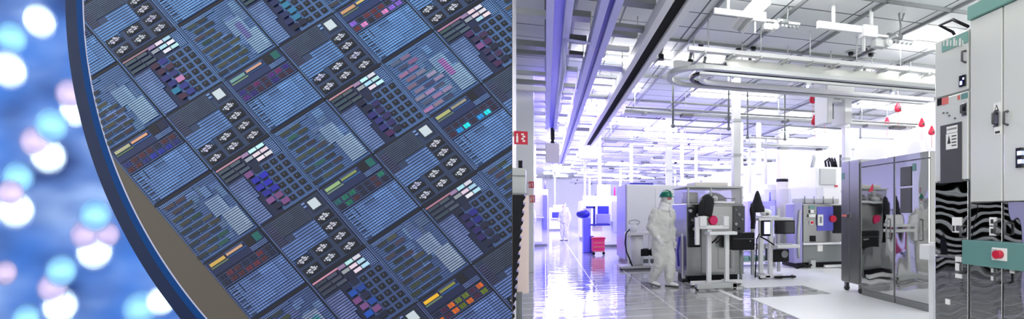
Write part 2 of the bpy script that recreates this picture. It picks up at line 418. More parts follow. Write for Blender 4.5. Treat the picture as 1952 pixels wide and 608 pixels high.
    P('brown_bus_strip', 'plain', [(.492 + k * .036, .514 + k * .036, .30 - k * .012, .385 - k * .012, jit(tint((70, 84, 96), (62, 60, 88)), r, .25), .004) for k in range(3)] + [(.492 + k * .036, .514 + k * .036, .39 - k * .012, .485, jit(tint((56, 74, 84), (50, 52, 74)), r, .3), .004) for k in range(3)])
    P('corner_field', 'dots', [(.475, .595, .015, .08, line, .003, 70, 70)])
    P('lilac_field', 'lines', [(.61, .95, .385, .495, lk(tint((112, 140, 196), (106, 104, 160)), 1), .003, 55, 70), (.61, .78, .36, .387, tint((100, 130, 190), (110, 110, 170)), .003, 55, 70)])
    kc = KCEL.get((m, n), [(44, 40, 96), (50, 30, 80)]); q = []
    for i in range(6):
        a0 = .615 + i * .056
        for j in range(4):
            b0 = .025 + j * .066
            if j == 3 and i < 1: continue
            q.append((a0, a0 + .038, b0, b0 + .046, jit(s3(10, 14, 30), r, .3), .005))
            q.append((a0 + .012, a0 + .022, b0 + .02, b0 + .026, s3(90, 110, 150), .006))
    P('keypad_frame', 'plain', [(.6, .955, .012, .29, tint((70, 98, 150), (46, 56, 104)), .003)])
    P('keypad_cell', 'plain', q)
    q = []
    for i in range(6):
        a0 = .6 + i * .057; sh = -.012 * (i % 2)
        for j in range(2):
            c = s3(*kc[j]) if 0 < i < 5 else s3(20, 24, 56)
            if r.random() < .25: c = r.choice([s3(70, 30, 84), s3(24, 26, 60), s3(120, 70, 130)])
            if (m, n) == (-1, 0): c = r.choice([s3(190, 120, 180), s3(40, 44, 110), s3(36, 40, 120), s3(60, 30, 60), s3(30, 110, 150)])
            q.append((a0, a0 + .04, .215 + j * .07 + sh, .275 + j * .07 + sh, jit(c, r, .15), .0065))
    P('coloured_cell', 'plain', q, 'block of vividly coloured cells')
    # second column belongs to the street of the next die down-left
    sm, sn = m, n - 1; B = lambda b: b + 1
    bc = BARC.get((sm, sn), [(140, 140, 120), (150, 120, 100)])
    P('yellow_bar', 'plain', [(-.012, .012, B(-.16), B(-.035), jit(s3(*bc[0]), r, .08), .005)], 'glossy yellow-green bar'); P('orange_bar', 'plain', [(-.012, .006, B(-.31), B(-.175), jit(s3(*bc[1]), r, .08), .005)], 'orange bar')
    P('bar_bed', 'plain', [(-.03, .075, B(-.475), B(-.015), tint((30, 46, 96), (18, 24, 62)), .003), (.018, .03, B(-.17), B(-.03), jit(s3(100, 120, 100), r, .3), .004), (.013, .022, B(-.33), B(-.175), jit(s3(40, 80, 140), r, .3), .004),
      (-.028, .035, B(-.40), B(-.335), s3(10, 12, 30), .004), (-.028, .03, B(-.46), B(-.405), jit(r.choice([s3(30, 60, 140), s3(14, 90, 90), s3(14, 50, 60), s3(16, 24, 60)]), r), .004)])
    P('dotted_strip', 'dots', [(-.026, -.016, B(-.33), B(-.17), line, .004, 90, 80), (.04, .075, B(-.47), B(-.34), line, .004, 80, 80)])
    tc = TCEL.get((sm, sn), [(60, 30, 60), (30, 30, 90), (20, 20, 50), (80, 30, 50)])
    P('cell_bed', 'thin', [(.078, .185, B(-.475), B(-.012), tint((74, 98, 150), (50, 58, 104)), .003, 60, 50)])
    q = []
    for k in range(2):
        for j in range(7):
            c = s3(*r.choice(tc)) if not (sm, sn) == (1, 1) else s3(*([tc[0]] * 7, [tc[3], tc[2], tc[1], tc[0], tc[2], tc[1], tc[0]])[k][j])
            a0, b0 = .092 + k * .046, -.075 - j * .0635
            q.append((a0, a0 + .032, B(b0), B(b0 + .024), jit(c, r, .15), .0045)); q.append((a0, a0 + .032, B(b0 + .026), B(b0 + .048), jit(c, r, .15), .0045))
    P('coloured_cell_row', 'plain', q, 'two rows of small coloured cells')
    P('wide_line_field', 'lines', [(.19, .44, B(-.48), B(-.02), field, .003, 55, 45)])
    P('bright_line_patch', 'lines', [(.2, .36, B(-.40), B(-.28), lk(field, 1.25), .004, 55, 45), (.26, .4, B(-.28), B(-.15), lk(field, 1.12), .004, 55, 45), (.21, .25, B(-.47), B(-.43), lk(field, 1.3), .004, 55, 45)])
    P('mark_row', 'plain', [(.2 + k * .028, .207 + k * .028, B(-.075), B(-.03), s3(14, 20, 50), .004) for k in range(9)])
    P('mark_column', 'plain', [(.22, .227, B(-.2 - k * .018), B(-.19 - k * .018), s3(12, 18, 44), .0045) for k in range(5)])
    P('mark_streak', 'plain', [(.2, .27, B(-.112), B(-.106), s3(14, 22, 54), .0045)])
    # lower half: logic mottling and staircase of olive strips
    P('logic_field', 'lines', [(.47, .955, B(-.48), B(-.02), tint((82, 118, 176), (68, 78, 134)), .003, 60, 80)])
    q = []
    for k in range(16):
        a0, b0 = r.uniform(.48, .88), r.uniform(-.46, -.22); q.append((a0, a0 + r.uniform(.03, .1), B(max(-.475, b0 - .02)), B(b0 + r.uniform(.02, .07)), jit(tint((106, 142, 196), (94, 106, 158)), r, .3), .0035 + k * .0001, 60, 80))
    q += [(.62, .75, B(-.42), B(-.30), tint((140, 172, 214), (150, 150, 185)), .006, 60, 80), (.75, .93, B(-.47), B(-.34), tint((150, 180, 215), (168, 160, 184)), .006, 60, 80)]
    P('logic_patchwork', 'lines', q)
    q = []
    for k in range(9):
        a0 = .5 + k * .05
        for j in range(3):
            if j == 2 and k < 4: continue
            b0 = -.13 - j * .09 - (.03 if k % 2 else 0) + k * .006
            if (sm, sn) == (0, 1): c = r.choice([s3(150, 110, 150), s3(70, 80, 110), s3(140, 120, 150), s3(60, 60, 100)])
            else: c = r.choice([s3(48, 54, 56), s3(66, 66, 60), s3(40, 46, 62), s3(58, 62, 52), s3(62, 52, 66), s3(30, 40, 56), s3(30, 70, 66) if r.random() < .4 else s3(44, 48, 58)])
            q.append((a0, a0 + .026, B(b0), B(b0 + .08), lk(jit(c, r, .35), .85), .0055))
    P('olive_strip', 'plain', q, 'staircase of dull olive strips')
    P('strip_dot_line', 'dots', [(.475, .5, B(-.3), B(-.03), line, .005, 80, 80)])  # row of dots at the head of the olive strips
    if (sm, sn) in ((1, -1), (0, 1), (-1, 0)):
        c = {(1, -1): (70, 150, 170), (0, 1): (190, 120, 200), (-1, 0): (120, 120, 190)}[(sm, sn)]
        P('iridescent_patch', 'lines', [(.66, .80, B(-.40), B(-.35), s3(*c), .007, 60, 80)], 'patch shimmering in another hue')
for m in range(-3, 4):
    for n in range(-1, 5):
        if n < 0: continue
        cs = [proj_uv(lat(m, n, a, b)) for a in (-.04, .96) for b in (0, 1)]
        if max(c[0] for c in cs) < 120 or min(c[0] for c in cs) > 976 or max(c[1] for c in cs) < -20 or min(c[1] for c in cs) > 628: continue
        make_die(m, n)
# ------------------------------------------------------------------ added board and lamps standing in for a blurred second wafer's shiny dies
BT = 3.3
BD = Vector((SN, CS, 0)); bc0 = at(200, 300, BT); BRX = Vector((CS, -SN, 0))
def onboard(px, py, off=0.0):
    d = ray(px, py); n = BD; s = (bc0 - Vector((0, 0, EYE))).dot(n) / d.dot(n); p = d * s; return Vector((p.x, p.y, EYE + p.z)) - n * off
bm_ = bpy.data.materials.new('blue_board'); bm_.use_nodes = True; nt = bm_.node_tree; b = nt.nodes['Principled BSDF']; b.inputs['Roughness'].default_value = .7; b.inputs['Specular IOR Level'].default_value = .1
tc = nt.nodes.new('ShaderNodeTexCoord'); mp = nt.nodes.new('ShaderNodeMapping'); mp.inputs['Rotation'].default_value = (0, -.9, 0); mp.inputs['Scale'].default_value = (1.3, 1, 2.4)
nz = nt.nodes.new('ShaderNodeTexNoise'); nz.inputs['Scale'].default_value = 1.3; nz.inputs['Detail'].default_value = 1.5
rp = nt.nodes.new('ShaderNodeValToRGB'); e = rp.color_ramp.elements
e[0].position = .3; e[0].color = srgb(44, 66, 122); e[1].position = .72; e[1].color = srgb(152, 180, 232)
x = e.new(.5); x.color = srgb(92, 124, 190)
nt.links.new(tc.outputs['Object'], mp.inputs['Vector']); nt.links.new(mp.outputs['Vector'], nz.inputs['Vector']); nt.links.new(nz.outputs['Fac'], rp.inputs['Fac'])
mul = nt.nodes.new('ShaderNodeMix'); mul.data_type = 'RGBA'; nz2 = nt.nodes.new('ShaderNodeTexNoise'); nz2.inputs['Scale'].default_value = .9
nt.links.new(tc.outputs['Object'], nz2.inputs['Vector']); 
mr = nt.nodes.new('ShaderNodeMapRange'); mr.inputs['From Min'].default_value = .45; mr.inputs['From Max'].default_value = .7
nt.links.new(nz2.outputs['Fac'], mr.inputs['Value']); nt.links.new(mr.outputs[0], mul.inputs[0]); nt.links.new(rp.outputs['Color'], mul.inputs[6]); mul.inputs[7].default_value = srgb(44, 122, 225)
nt.links.new(mul.outputs[2], b.inputs['Base Color'])
p0, p1 = onboard(-160, 300), onboard(470, 300); BC = (p0 + p1) / 2; BC.z = 0
bo = MB(); hw = (p1 - p0).length / 2
bo.prism([(-hw, 0, 0), (hw, 0, 0), (hw, 0, 3.7), (-hw, 0, 3.7)], (0, .08, 0))
board = bo.build('bokeh_backdrop', bm_, bevel=.01); board.location = BC; board.rotation_euler = (0, 0, math.atan2(BRX.y, BRX.x))
tag(board, 'mottled blue stand-in board for a blurred second wafer behind the first', 'board')
def lampmat(n, c):
    # frosting fades to clear at the edge, imitating lens blur of the stand-in lamps
    m = bpy.data.materials.new(n); m.use_nodes = True; nt = m.node_tree; nt.nodes.remove(nt.nodes['Principled BSDF']); tb = nt.nodes.new('ShaderNodeBsdfTranslucent'); tb.inputs['Color'].default_value = (*c, 1)
    tr = nt.nodes.new('ShaderNodeBsdfTransparent'); tr.inputs['Color'].default_value = (.97, .98, 1, 1); mx = nt.nodes.new('ShaderNodeMixShader'); vc = nt.nodes.new('ShaderNodeVertexColor'); vc.layer_name = 'frost'
    nt.links.new(vc.outputs['Color'], mx.inputs[0]); nt.links.new(tr.outputs[0], mx.inputs[1]); nt.links.new(tb.outputs[0], mx.inputs[2])
    nt.links.new(mx.outputs[0], nt.nodes['Material Output'].inputs['Surface']); return m
LW = lampmat('white_frosted_lens', (.82, .93, 1)); LC = lampmat('cyan_frosted_lens', (.42, .78, 1)); LP = lampmat('pink_frosted_lens', (.92, .74, .86))
BULB = {'w': mat('bright_bulb', (1, 1, 1), .4, emit=(.85, .94, 1), es=95), 'c': mat('cyan_bulb', (1, 1, 1), .4, emit=(.75, .92, 1), es=26), 'p': mat('pink_bulb', (1, 1, 1), .4, emit=(1, .88, .95), es=17)}
CUPM = mat('navy_lamp_cup', (.012, .03, .09), .8, spec=.05)
LAMPS = [(75, 40, 25, 'w', 'topmost of all'), (22, 72, 24, 'c', 'below and beside the topmost white lamp'), (16, 133, 27, 'w', 'near the upper outer corner of the board'), (98, 238, 25, 'c', 'above a white lamp at mid height by the wafer rim'), (92, 297, 26, 'w', 'at mid height beside the wafer rim'),
         (66, 270, 22, 'p', 'between the cyan and white lamps at mid height'), (142, 214, 22, 'w', 'half hidden by the wafer rim at mid height'), (134, 180, 22, 'p', 'peeping past the upper wafer rim'), (34, 338, 24, 'c', 'second of the cyan lamps along the outer side'), (30, 400, 27, 'w', 'lower outer side of the board'),
         (20, 368, 20, 'p', 'between cyan and white on the outer side'), (182, 410, 24, 'c', 'above a white lamp under the curve of the rim'), (180, 480, 26, 'w', 'under the curve of the wafer rim'), (163, 447, 22, 'p', 'between cyan and white under the rim curve'), (205, 447, 18, 'p', 'close to the rim under its curve'),
         (117, 516, 24, 'c', 'above the lowest white lamp'), (115, 584, 26, 'w', 'lowest white lamp of the board'), (100, 548, 22, 'p', 'above the lowest white lamp'), (268, 588, 27, 'c', 'low beside the wafer rim'), (308, 572, 22, 'w', 'lowest by the rim, half hidden'), (50, 607, 22, 'c', 'on the bottom edge beside the lowest white lamp'), (10, 520, 18, 'p', 'alone at the lower outer edge')]
for li, (px, py, rr, k, wh) in enumerate(LAMPS):
    nm = {'w': 'white', 'c': 'cyan', 'p': 'pale pink'}[k]
    dr = ray(px, py).normalized(); hx = Vector((dr.y, -dr.x, 0)).normalized(); vx = hx.cross(dr).normalized()
    rb = rr * 1.6 * (BT - .35 - .13 * (li % 4)) / F; ra = rb * dr.dot(BD); hb = rb * {'w': .36, 'c': .42, 'p': .45}[k]
    cen = onboard(px, py); cen = at(px, py, BT - .35 - .13 * (li % 4))
    t = T('bokeh_lamp', f'blurred round {nm} stand-in lamp for a shiny die, {wh}', 'lamp', onboard(px, py))
    def ell(c, q): return [c + (hx * ra * math.cos(2 * math.pi * i_ / 36) + vx * rb * math.sin(2 * math.pi * i_ / 36)) * q for i_ in range(36)]
    m = MB(); vs = [cen - dr * rb * .06]; fs = []; NR = 10
    for j in range(1, NR + 1): vs += ell(cen - dr * rb * .06 * (1 - (j / NR) ** 2), j / NR)
    for i_ in range(36):
        fs.append((0, 1 + i_, 1 + (i_ + 1) % 36))
        for j in range(NR - 1): o_ = 1 + j * 36; fs.append((o_ + i_, o_ + 36 + i_, o_ + 36 + (i_ + 1) % 36, o_ + (i_ + 1) % 36))
    m.add(vs, fs, True); lo = t.part('frosted_lens', m, {'w': LW, 'c': LC, 'p': LP}[k]); fr = lo.data.color_attributes.new('frost', 'FLOAT_COLOR', 'POINT')
    for vi in range(len(vs)):
        q = 0 if vi == 0 else ((vi - 1) // 36 + 1) / NR; x_ = min(1, max(0, (1 - q) / .48)); x_ = x_ * x_ * (3 - 2 * x_); fr.data[vi].color = (x_, x_, x_, 1)
    t.part('bulb', MB().ball(cen + dr * hb, rb * .08, n=12, m=8), BULB[k]); t.part('stem', MB().cyl(cen + dr * (hb + rb * .07), onboard(px, py), rb * .05, 10), DG)
# ================================================================== THE CLEAN ROOM: SHELL
def floor_mat():
    m = bpy.data.materials.new('glossy_floor_tiles'); m.use_nodes = True; nt = m.node_tree; L = nt.links.new; b = nt.nodes['Principled BSDF']
    tc = nt.nodes.new('ShaderNodeTexCoord'); br = nt.nodes.new('ShaderNodeTexBrick'); br.offset = 0
    br.inputs['Color1'].default_value = (.40, .405, .41, 1); br.inputs['Color2'].default_value = (.36, .365, .37, 1); br.inputs['Mortar'].default_value = (.58, .59, .6, 1)
    br.inputs['Scale'].default_value = 1; br.inputs['Brick Width'].default_value = .9; br.inputs['Row Height'].default_value = .45; br.inputs['Mortar Size'].default_value = .012; br.inputs['Mortar Smooth'].default_value = .3
    L(tc.outputs['Object'], br.inputs['Vector']); L(br.outputs['Color'], b.inputs['Base Color'])
    mr = nt.nodes.new('ShaderNodeMapRange'); mr.inputs['To Min'].default_value = .07; mr.inputs['To Max'].default_value = .4; L(br.outputs['Fac'], mr.inputs['Value']); L(mr.outputs[0], b.inputs['Roughness'])
    b.inputs['Specular IOR Level'].default_value = 1.0; b.inputs['Coat Weight'].default_value = .5; b.inputs['Coat Roughness'].default_value = .04
    mp = nt.nodes.new('ShaderNodeMapping'); mp.inputs['Scale'].default_value = (1.2, 3.2, 1); nz = nt.nodes.new('ShaderNodeTexNoise'); nz.inputs['Scale'].default_value = 1.5; nz.inputs['Detail'].default_value = 1
    bp = nt.nodes.new('ShaderNodeBump'); bp.inputs['Distance'].default_value = .006; L(tc.outputs['Object'], mp.inputs['Vector']); L(mp.outputs[0], nz.inputs['Vector']); L(nz.outputs['Fac'], bp.inputs['Height'])
    L(bp.outputs[0], b.inputs['Normal']); L(bp.outputs[0], b.inputs['Coat Normal'])
    return m
struct('floor', MB().box((-9, -2, -.1), (11, 47, 0)), floor_mat())
wf = mat('white_perforated_tiles', (.84, .865, .865), .35)
fp = MB(); fp.box((3.22, 2.2, 0), (8.5, 7.1, .006)); fp.box((4.75, 7.1, 0), (8.5, 8.1, .006)); fp.box((3.6, 8.1, 0), (8.5, 13.5, .006))
struct('floor_white_tiles', fp, wf)
struct('trim_floor_strip', MB().box((2.98, 7.0, 0), (3.06, 9.0, .006)), wf)
CH_ = 4.6
cm = bpy.data.materials.new('ceiling_panels'); cm.use_nodes = True; nt = cm.node_tree; b = nt.nodes['Principled BSDF']; b.inputs['Roughness'].default_value = .5
tc = nt.nodes.new('ShaderNodeTexCoord'); br = nt.nodes.new('ShaderNodeTexBrick'); br.offset = 0; br.inputs['Scale'].default_value = 1; br.inputs['Brick Width'].default_value = 1.2; br.inputs['Row Height'].default_value = .6; br.inputs['Mortar Size'].default_value = .016
br.inputs['Color1'].default_value = (.86, .88, .87, 1); br.inputs['Color2'].default_value = (.78, .82, .81, 1); br.inputs['Mortar'].default_value = (.10, .11, .12, 1)
nt.links.new(tc.outputs['Object'], br.inputs['Vector']); nt.links.new(br.outputs['Color'], b.inputs['Base Color'])
struct('ceiling', MB().box((-9, 2.8, CH_), (11, 47, CH_ + .1)), cm)
struct('wall_far', MB().box((-9, 46, 0), (11, 46.2, CH_)), mat('far_wall', (.75, .75, .85), .6))
struct('wall_right', MB().box((10.8, 2.8, 0), (11, 46, CH_)), W)
struct('wall_outer', MB().box((-9, 6, 0), (-8.8, 46, CH_)), W)
# ceiling grid bars: the long ones run into the depth
for i, x in enumerate([-1.2, .45, 2.55, 3.75, 4.95, 6.15, 7.35, 8.55, 9.75]):
    struct('trim_ceiling_bar', MB().box((x - .018, 2.8, CH_ - .05), (x + .018, 46, CH_)), GR)
for y in [3.6 + 2.4 * k for k in range(17)]:
    struct('trim_ceiling_crossbar', MB().box((1.75, y - .02, CH_ - .05), (10.8, y + .02, CH_)), GR)
# the lower, slatted service ceiling between the rails at the aisle
for k in range(30):
    y = 4.2 + k * .62 * (1 + k * .012)
    for (x0, x1) in ((-1.6, .02), (.3, .62), (.9, 1.42)):
        if R_.random() < .22: continue
        z = 4.15 + R_.uniform(-.08, .12)
        struct('trim_service_beam', MB().box((x0, y, z), (x1, y + R_.uniform(.07, .22), z + R_.uniform(.05, .1))), R_.choice([LG, LG, GR, GR, DG, W, PBL]))
# left hand edge wall and pier
struct('wall_left', MB().box((-.62, 4.25, 0), (-.335, 5.9, CH_)), mat('pale_wall', (.88, .89, .88), .5), bevel=.01)
struct('wall_left_pier', MB().box((-.9, 11.5, 0), (-.27, 12.1, CH_)), mat('grey_pier', (.84, .86, .86), .5), bevel=.01)
# ------------------------------------------------------------------ lamps of the ceiling
def fixture():
    t = thing('ceiling_light', 'slim bright white light strip under the ceiling panels', 'ceiling light', (0, 0, 0), 0, 'white ceiling light strips')
    h = MB().prism([(-.62, -.06, 0), (-.62, .06, 0), (-.62, .035, -.05), (-.62, -.035, -.05)], (1.24, 0, 0)); h.build('housing', W, t)
    MB().cyl((-.58, 0, -.07), (.58, 0, -.07), .034, 10).build('lit_tube', TUBE, t); return t
fx = fixture(); fx.location = (3.15, 6.0, CH_ - .01)
vf = None
for j in range(17):
    y = 5.0 + 2.3 * j
    for i in range(-3, 8):
        x = 1.95 + 1.25 * i * 1.0 + (.6 if j % 2 else 0)
        x = -2.6 + 1.22 * (i + 3) * 1.05 + (.5 if j % 2 else 0)
        if j > 11 and (i + j) % 2: continue
        if x < 1.7 and ((i + j) % 2 or (y < 13 and R_.random() < .7)): continue
        if x > 1.7 and R_.random() < (.38 if y < 14 else .55): continue
        if (x, y) != (3.15, 6.0): dup(fx, (x, y, CH_ - .01))
vt = thing('violet_light', 'violet glowing tube hung under the far ceiling', 'ceiling light', (.25, 12, CH_ - .25), math.pi / 2, 'violet light tubes')
MB().cyl((-.6, 0, 0), (.6, 0, 0), .028, 10).build('lit_tube', VTUBE, vt); MB().box((-.6, -.03, .04), (.6, .03, .09)).build('housing', W, vt)
MB().cyl((-.5, 0, .09), (-.5, 0, .25), .008, 6).build('hanger', LG, vt); MB().cyl((.5, 0, .09), (.5, 0, .25), .008, 6).build('hanger', LG, vt)
for (x, y) in [(.28, 14), (.95, 15), (.28, 18), (1.25, 13), (2.2, 15), (4, 16.5), (.3, 23), (1.6, 21), (3.2, 22), (5, 21.5), (2.3, 27), (4.2, 28), (6.3, 26), (.6, 30), (1.6, 35), (3.6, 36), (6, 34), (8, 31), (7.6, 21), (-.8, 26), (-.8, 34), (8.4, 38), (-1.2, 19)]:
    dup(vt, (x, y, CH_ - .25), math.pi / 2 if x < 1.4 else 0)
# violet wash: bare area lights without fixtures, added to tint the far hall
for (x, y, p) in ((.6, 19, 500), (1.5, 30, 950), (5, 34, 850), (5, 17, 340), (7.5, 24, 480)):
    l = bpy.data.lights.new('violet_wash', 'AREA'); l.energy = p; l.color = (.42, .36, 1); l.size = 3; o = bpy.data.objects.new('violet_wash', l); COL.objects.link(o); o.location = (x, y, 4.1)
# unseen cool fill light added for the wafer, behind the camera on its left
l = bpy.data.lights.new('cool_wafer_fill', 'AREA'); l.energy = 8; l.color = (.72, .85, 1); l.size = 1.6; o = bpy.data.objects.new('cool_wafer_fill', l); COL.objects.link(o)
o.location = (-2.4, -1.2, 3.0); o.rotation_euler = (Vector((-1.4, 2.2, 1.4)) - o.location).to_track_quat('-Z', 'Y').to_euler()
# ------------------------------------------------------------------ overhead rails running into the depth
def long_rail(name, label, x, z, w, y0, y1, chan, side, extra=None):
    t = T(name, label, 'overhead rail', (x, y0, z))
    t.part('channel', MB().box((x - w / 2, y0, z), (x + w / 2, y1, z + .10)), chan)
    for s in (-1, 1):
        p = MB().box((x + s * w / 2, y0, z - .05), (x + s * (w / 2 + .10), y1, z + .14)); t.part('side_flange', p, side, bevel=.008)
    for k in range(int((y1 - y0) / 1.6)):
        y = y0 + .8 + k * 1.6; t.part('hanger_rod', MB().cyl((x - w / 2 - .05, y, z + .14), (x - w / 2 - .05, y, CH_), .012, 6), LG)
    for k in range(int((y1 - y0) / 3)):
        y = y0 + 1 + k * 3; t.part('joint_plate', MB().box((x + w / 2 + .1, y, z - .03), (x + w / 2 + .13, y + .3, z + .12)), LG)
    return t
long_rail('overhead_rail', 'wide overhead rail with black underside and white flanges, running to a white end box', 1.58, 4.0, .16, 3.6, 18.5, MATBK, W)
long_rail('overhead_rail', 'overhead rail with a dark blue slot between pale blue flanges, middle of three', .78, 4.0, .07, 3.6, 26, BLUE, PBL)
long_rail('overhead_rail', 'vivid blue overhead rail nearest the pale wall', .17, 4.0, .13, 3.6, 15, BLRAIL, PBL)
t = T('rail_end_box', 'white box closing the far end of the black overhead rail', 'box', (1.62, 18.6, 3.55))
t.part('housing', MB().box((1.3, 18.6, 3.5), (1.95, 19.2, 4.25)), W, bevel=.02); t.part('hanger', MB().cyl((1.62, 18.9, 4.25), (1.62, 18.9, CH_), .03, 8), LG)
t = T('rail_end_box', 'white box ending the vivid blue rail, with a black strap above', 'box', (.2, 15.1, 3.0))
t.part('housing', MB().box((0.0, 15.1, 2.95), (.42, 15.5, 3.55)), OFF, bevel=.02); t.part('strap', MB().box((.15, 15.15, 3.55), (.27, 15.25, 4.05)), BK)
t = T('brace_bar', 'thin pale bar bracing the blue rails overhead', 'bar', (.25, 6.9, 3.86))
t.part('bar', MB().tube([(.26, 7.0, 3.9), (.66, 7.1, 3.91)], .022, 8), PBL); t.part('drop', MB().tube([(.26, 7.0, 3.9), (.26, 7.0, 3.5), (.24, 10.0, 3.5)], .03, 8), PBL)
# ------------------------------------------------------------------ transport track with rounded turns across the room
Y0, Y1, ZT = 7.25, 8.35, 3.72
def stadium(x0, x1, y0, y1, n=14):
    r = (y1 - y0) / 2; c = (y0 + y1) / 2; p = [(x1, y0), (x0 + r, y0)]
    p += [(x0 + r - r * math.sin(math.pi * k / n), c - r * math.cos(math.pi * k / n)) for k in range(1, n)]
    p += [(x0 + r, y1), (x1, y1)]; return p
def ribbon(path, w, z0, z1):
    mb = MB(); vs = []; n = len(path)
    for i, p in enumerate(path):
        a = Vector(path[max(0, i - 1)]); b = Vector(path[min(n - 1, i + 1)]); d = (b - a).normalized(); nn = Vector((-d.y, d.x)) * w / 2; p = Vector(p)
        vs += [(p.x + nn.x, p.y + nn.y, z0), (p.x - nn.x, p.y - nn.y, z0), (p.x - nn.x, p.y - nn.y, z1), (p.x + nn.x, p.y + nn.y, z1)]
    fs = [(i * 4 + k, i * 4 + (k + 1) % 4, i * 4 + 4 + (k + 1) % 4, i * 4 + 4 + k) for i in range(n - 1) for k in range(4)]
    return mb.add(vs, fs + [(3, 2, 1, 0), tuple(n * 4 - 4 + k for k in range(4))])
t = T('transport_track', 'pale overhead transport track with rounded turns crossing the hall', 'overhead track', (4, 7.6, ZT))
t.part('outer_rail', ribbon(stadium(2.05, 7.8, Y0, Y1), .1, ZT, ZT + .07), LG); t.part('inner_rail', ribbon(stadium(2.62, 7.8, Y0 + .25, Y1 - .25), .08, ZT, ZT + .07), W)
t.part('inner_slot', ribbon(stadium(2.45, 7.8, Y0 + .16, Y1 - .16), .07, ZT + .01, ZT + .05), BK)
t.part('lower_guide', ribbon([(2.4, Y0 - .02), (7.8, Y0 - .02)], .05, ZT - .09, ZT - .05), LG); t.part('web', MB().box((3.0, Y0 + .3, ZT + .07), (7.8, Y0 + .36, ZT + .32)), PALE)
t.part('upper_beam', MB().box((2.25, Y0 + .1, ZT + .33), (7.8, Y0 + .2, ZT + .40)), W); t.part('back_beam', MB().box((2.2, Y1 - .2, ZT + .28), (7.8, Y1 - .1, ZT + .40)), W)
t.part('middle_band', MB().box((2.7, Y0 + .5, ZT + .16), (7.8, Y0 + .56, ZT + .27)), LG)
for k in range(11): t.part('cross_tie', MB().box((2.5 + k * .5, Y0 + .05, ZT + .29), (2.54 + k * .5, Y1 - .05, ZT + .33)), LG)
for k in range(6):
    for y in (Y0 + .15, Y1 - .15): t.part('hanger_rod', MB().cyl((2.6 + k * .95, y, ZT + .4), (2.6 + k * .95, y, CH_), .012, 6), LG)
for px, lab in ((1538, 'blue indicator light under the transport track, nearer its rounded end'), (1700, 'blue indicator light under the transport track, nearer the tall cabinets')):
    p = pY(px, 163, Y0); t = T('indicator_light', lab, 'indicator light', p); t.part('lens', MB().ball((p.x, Y0 - .03, ZT - .15), .028), BLED); t.part('base', MB().box((p.x - .04, Y0 - .06, ZT - .14), (p.x + .04, Y0 + .02, ZT - .092)), LG)
# dark sprinkler brackets clinging to the ceiling grid above the track
for k, px in enumerate((1262, 1318, 1345, 1388, 1430, 1545, 1575, 1590, 1632, 1650, 1720)):
    p = pY(px, 110, 8.9 + .15 * (k % 3)); b_ = (p.x, p.y, CH_)
    t = T('sprinkler_bracket', 'dark angled sprinkler bracket under the ceiling above the transport track', 'bracket', b_, 'sprinkler brackets above the track')
    t.part('arm', MB().tube([(p.x, p.y, CH_), (p.x - .03, p.y + .05, CH_ - .16), (p.x - .1, p.y + .75, CH_ - .2)], .035, 8), GR); t.part('head', MB().cyl((p.x - .02, p.y, CH_ - .14), (p.x - .02, p.y, CH_ - .24), .06, 10), BK)
for k, (px, py) in enumerate(((1336, 82), (1408, 88), (1436, 88), (1622, 98), (1648, 92), (1660, 100))):
    p = at(px, py, (CH_ - EYE) * F / (YP - py)); t = T('sensor_head', 'small black round sensor on the ceiling panels', 'sensor', p, 'ceiling sensors')
    t.part('body', MB().cyl(p, p - Vector((0, 0, .08)), .06, 12, .045), BK); t.part('collar', MB().cyl(p - Vector((0, 0, .005)), p - Vector((0, 0, .02)), .1, 14), LG)
# ------------------------------------------------------------------ poles, columns, frames
def pole(px, Y, r, z0, z1, label, m=W, band=None):
    p = pY(px, 300, Y); t = T('support_post', label, 'post', (p.x, p.y, z0))
    t.part('shaft', MB().box((p.x - r, p.y - r, z0), (p.x + r, p.y + r, z1)), m, bevel=.01); t.part('base_plate', MB().box((p.x - r * 1.8, p.y - r * 1.8, z0), (p.x + r * 1.8, p.y + r * 1.8, z0 + .02)), LG)
    t.part('head_plate', MB().box((p.x - r * 1.8, p.y - r * 1.8, z1 - .02), (p.x + r * 1.8, p.y + r * 1.8, z1)), LG)
    for k in range(3): t.part('clamp', MB().box((p.x - r * 1.15, p.y - r * 1.15, 1.9 + k * .8), (p.x + r * 1.15, p.y + r * 1.15, 1.96 + k * .8)), LG)
    return t
pole(1403, 10.2, .085, 0, CH_, 'thick white square post rising behind the stainless chamber tool')
pole(1612, 10.2, .07, 0, CH_, 'white square post rising behind the brushed steel locker')
pole(1275, 14.6, .09, 0, CH_, 'white post above the green helmet, standing behind the white cabinet')
pole(1412, 15.5, .07, 0, CH_, 'slim white post just behind the thick post')
pole(1446, 15.2, .07, 0, CH_, 'slim white post above the black jacket')
pole(1625, 13.8, .04, 0, CH_, 'thin pipe post beside the steel locker post')
def column(px, Y, r, label, band):
    p = pY(px, 300, Y); t = T('round_column', label, 'column', (p.x, p.y, 0))
    t.part('shaft', MB().cyl((p.x, p.y, 0), (p.x, p.y, CH_), r, 24), mat('column_paint', (.62, .6, .58), .5)); t.part('cap', MB().cyl((p.x, p.y, CH_ - .12), (p.x, p.y, CH_), r * 1.2, 24), W)
    if band: t.part('black_band', MB().cyl((p.x, p.y, band), (p.x, p.y, band + .12), r * 1.02, 24), BK)
column(1491, 17.5, .24, 'round pale column with a black band behind the computer stand', 2.65); column(1727, 21, .28, 'round pale column seen over the mirror cabinets', None)
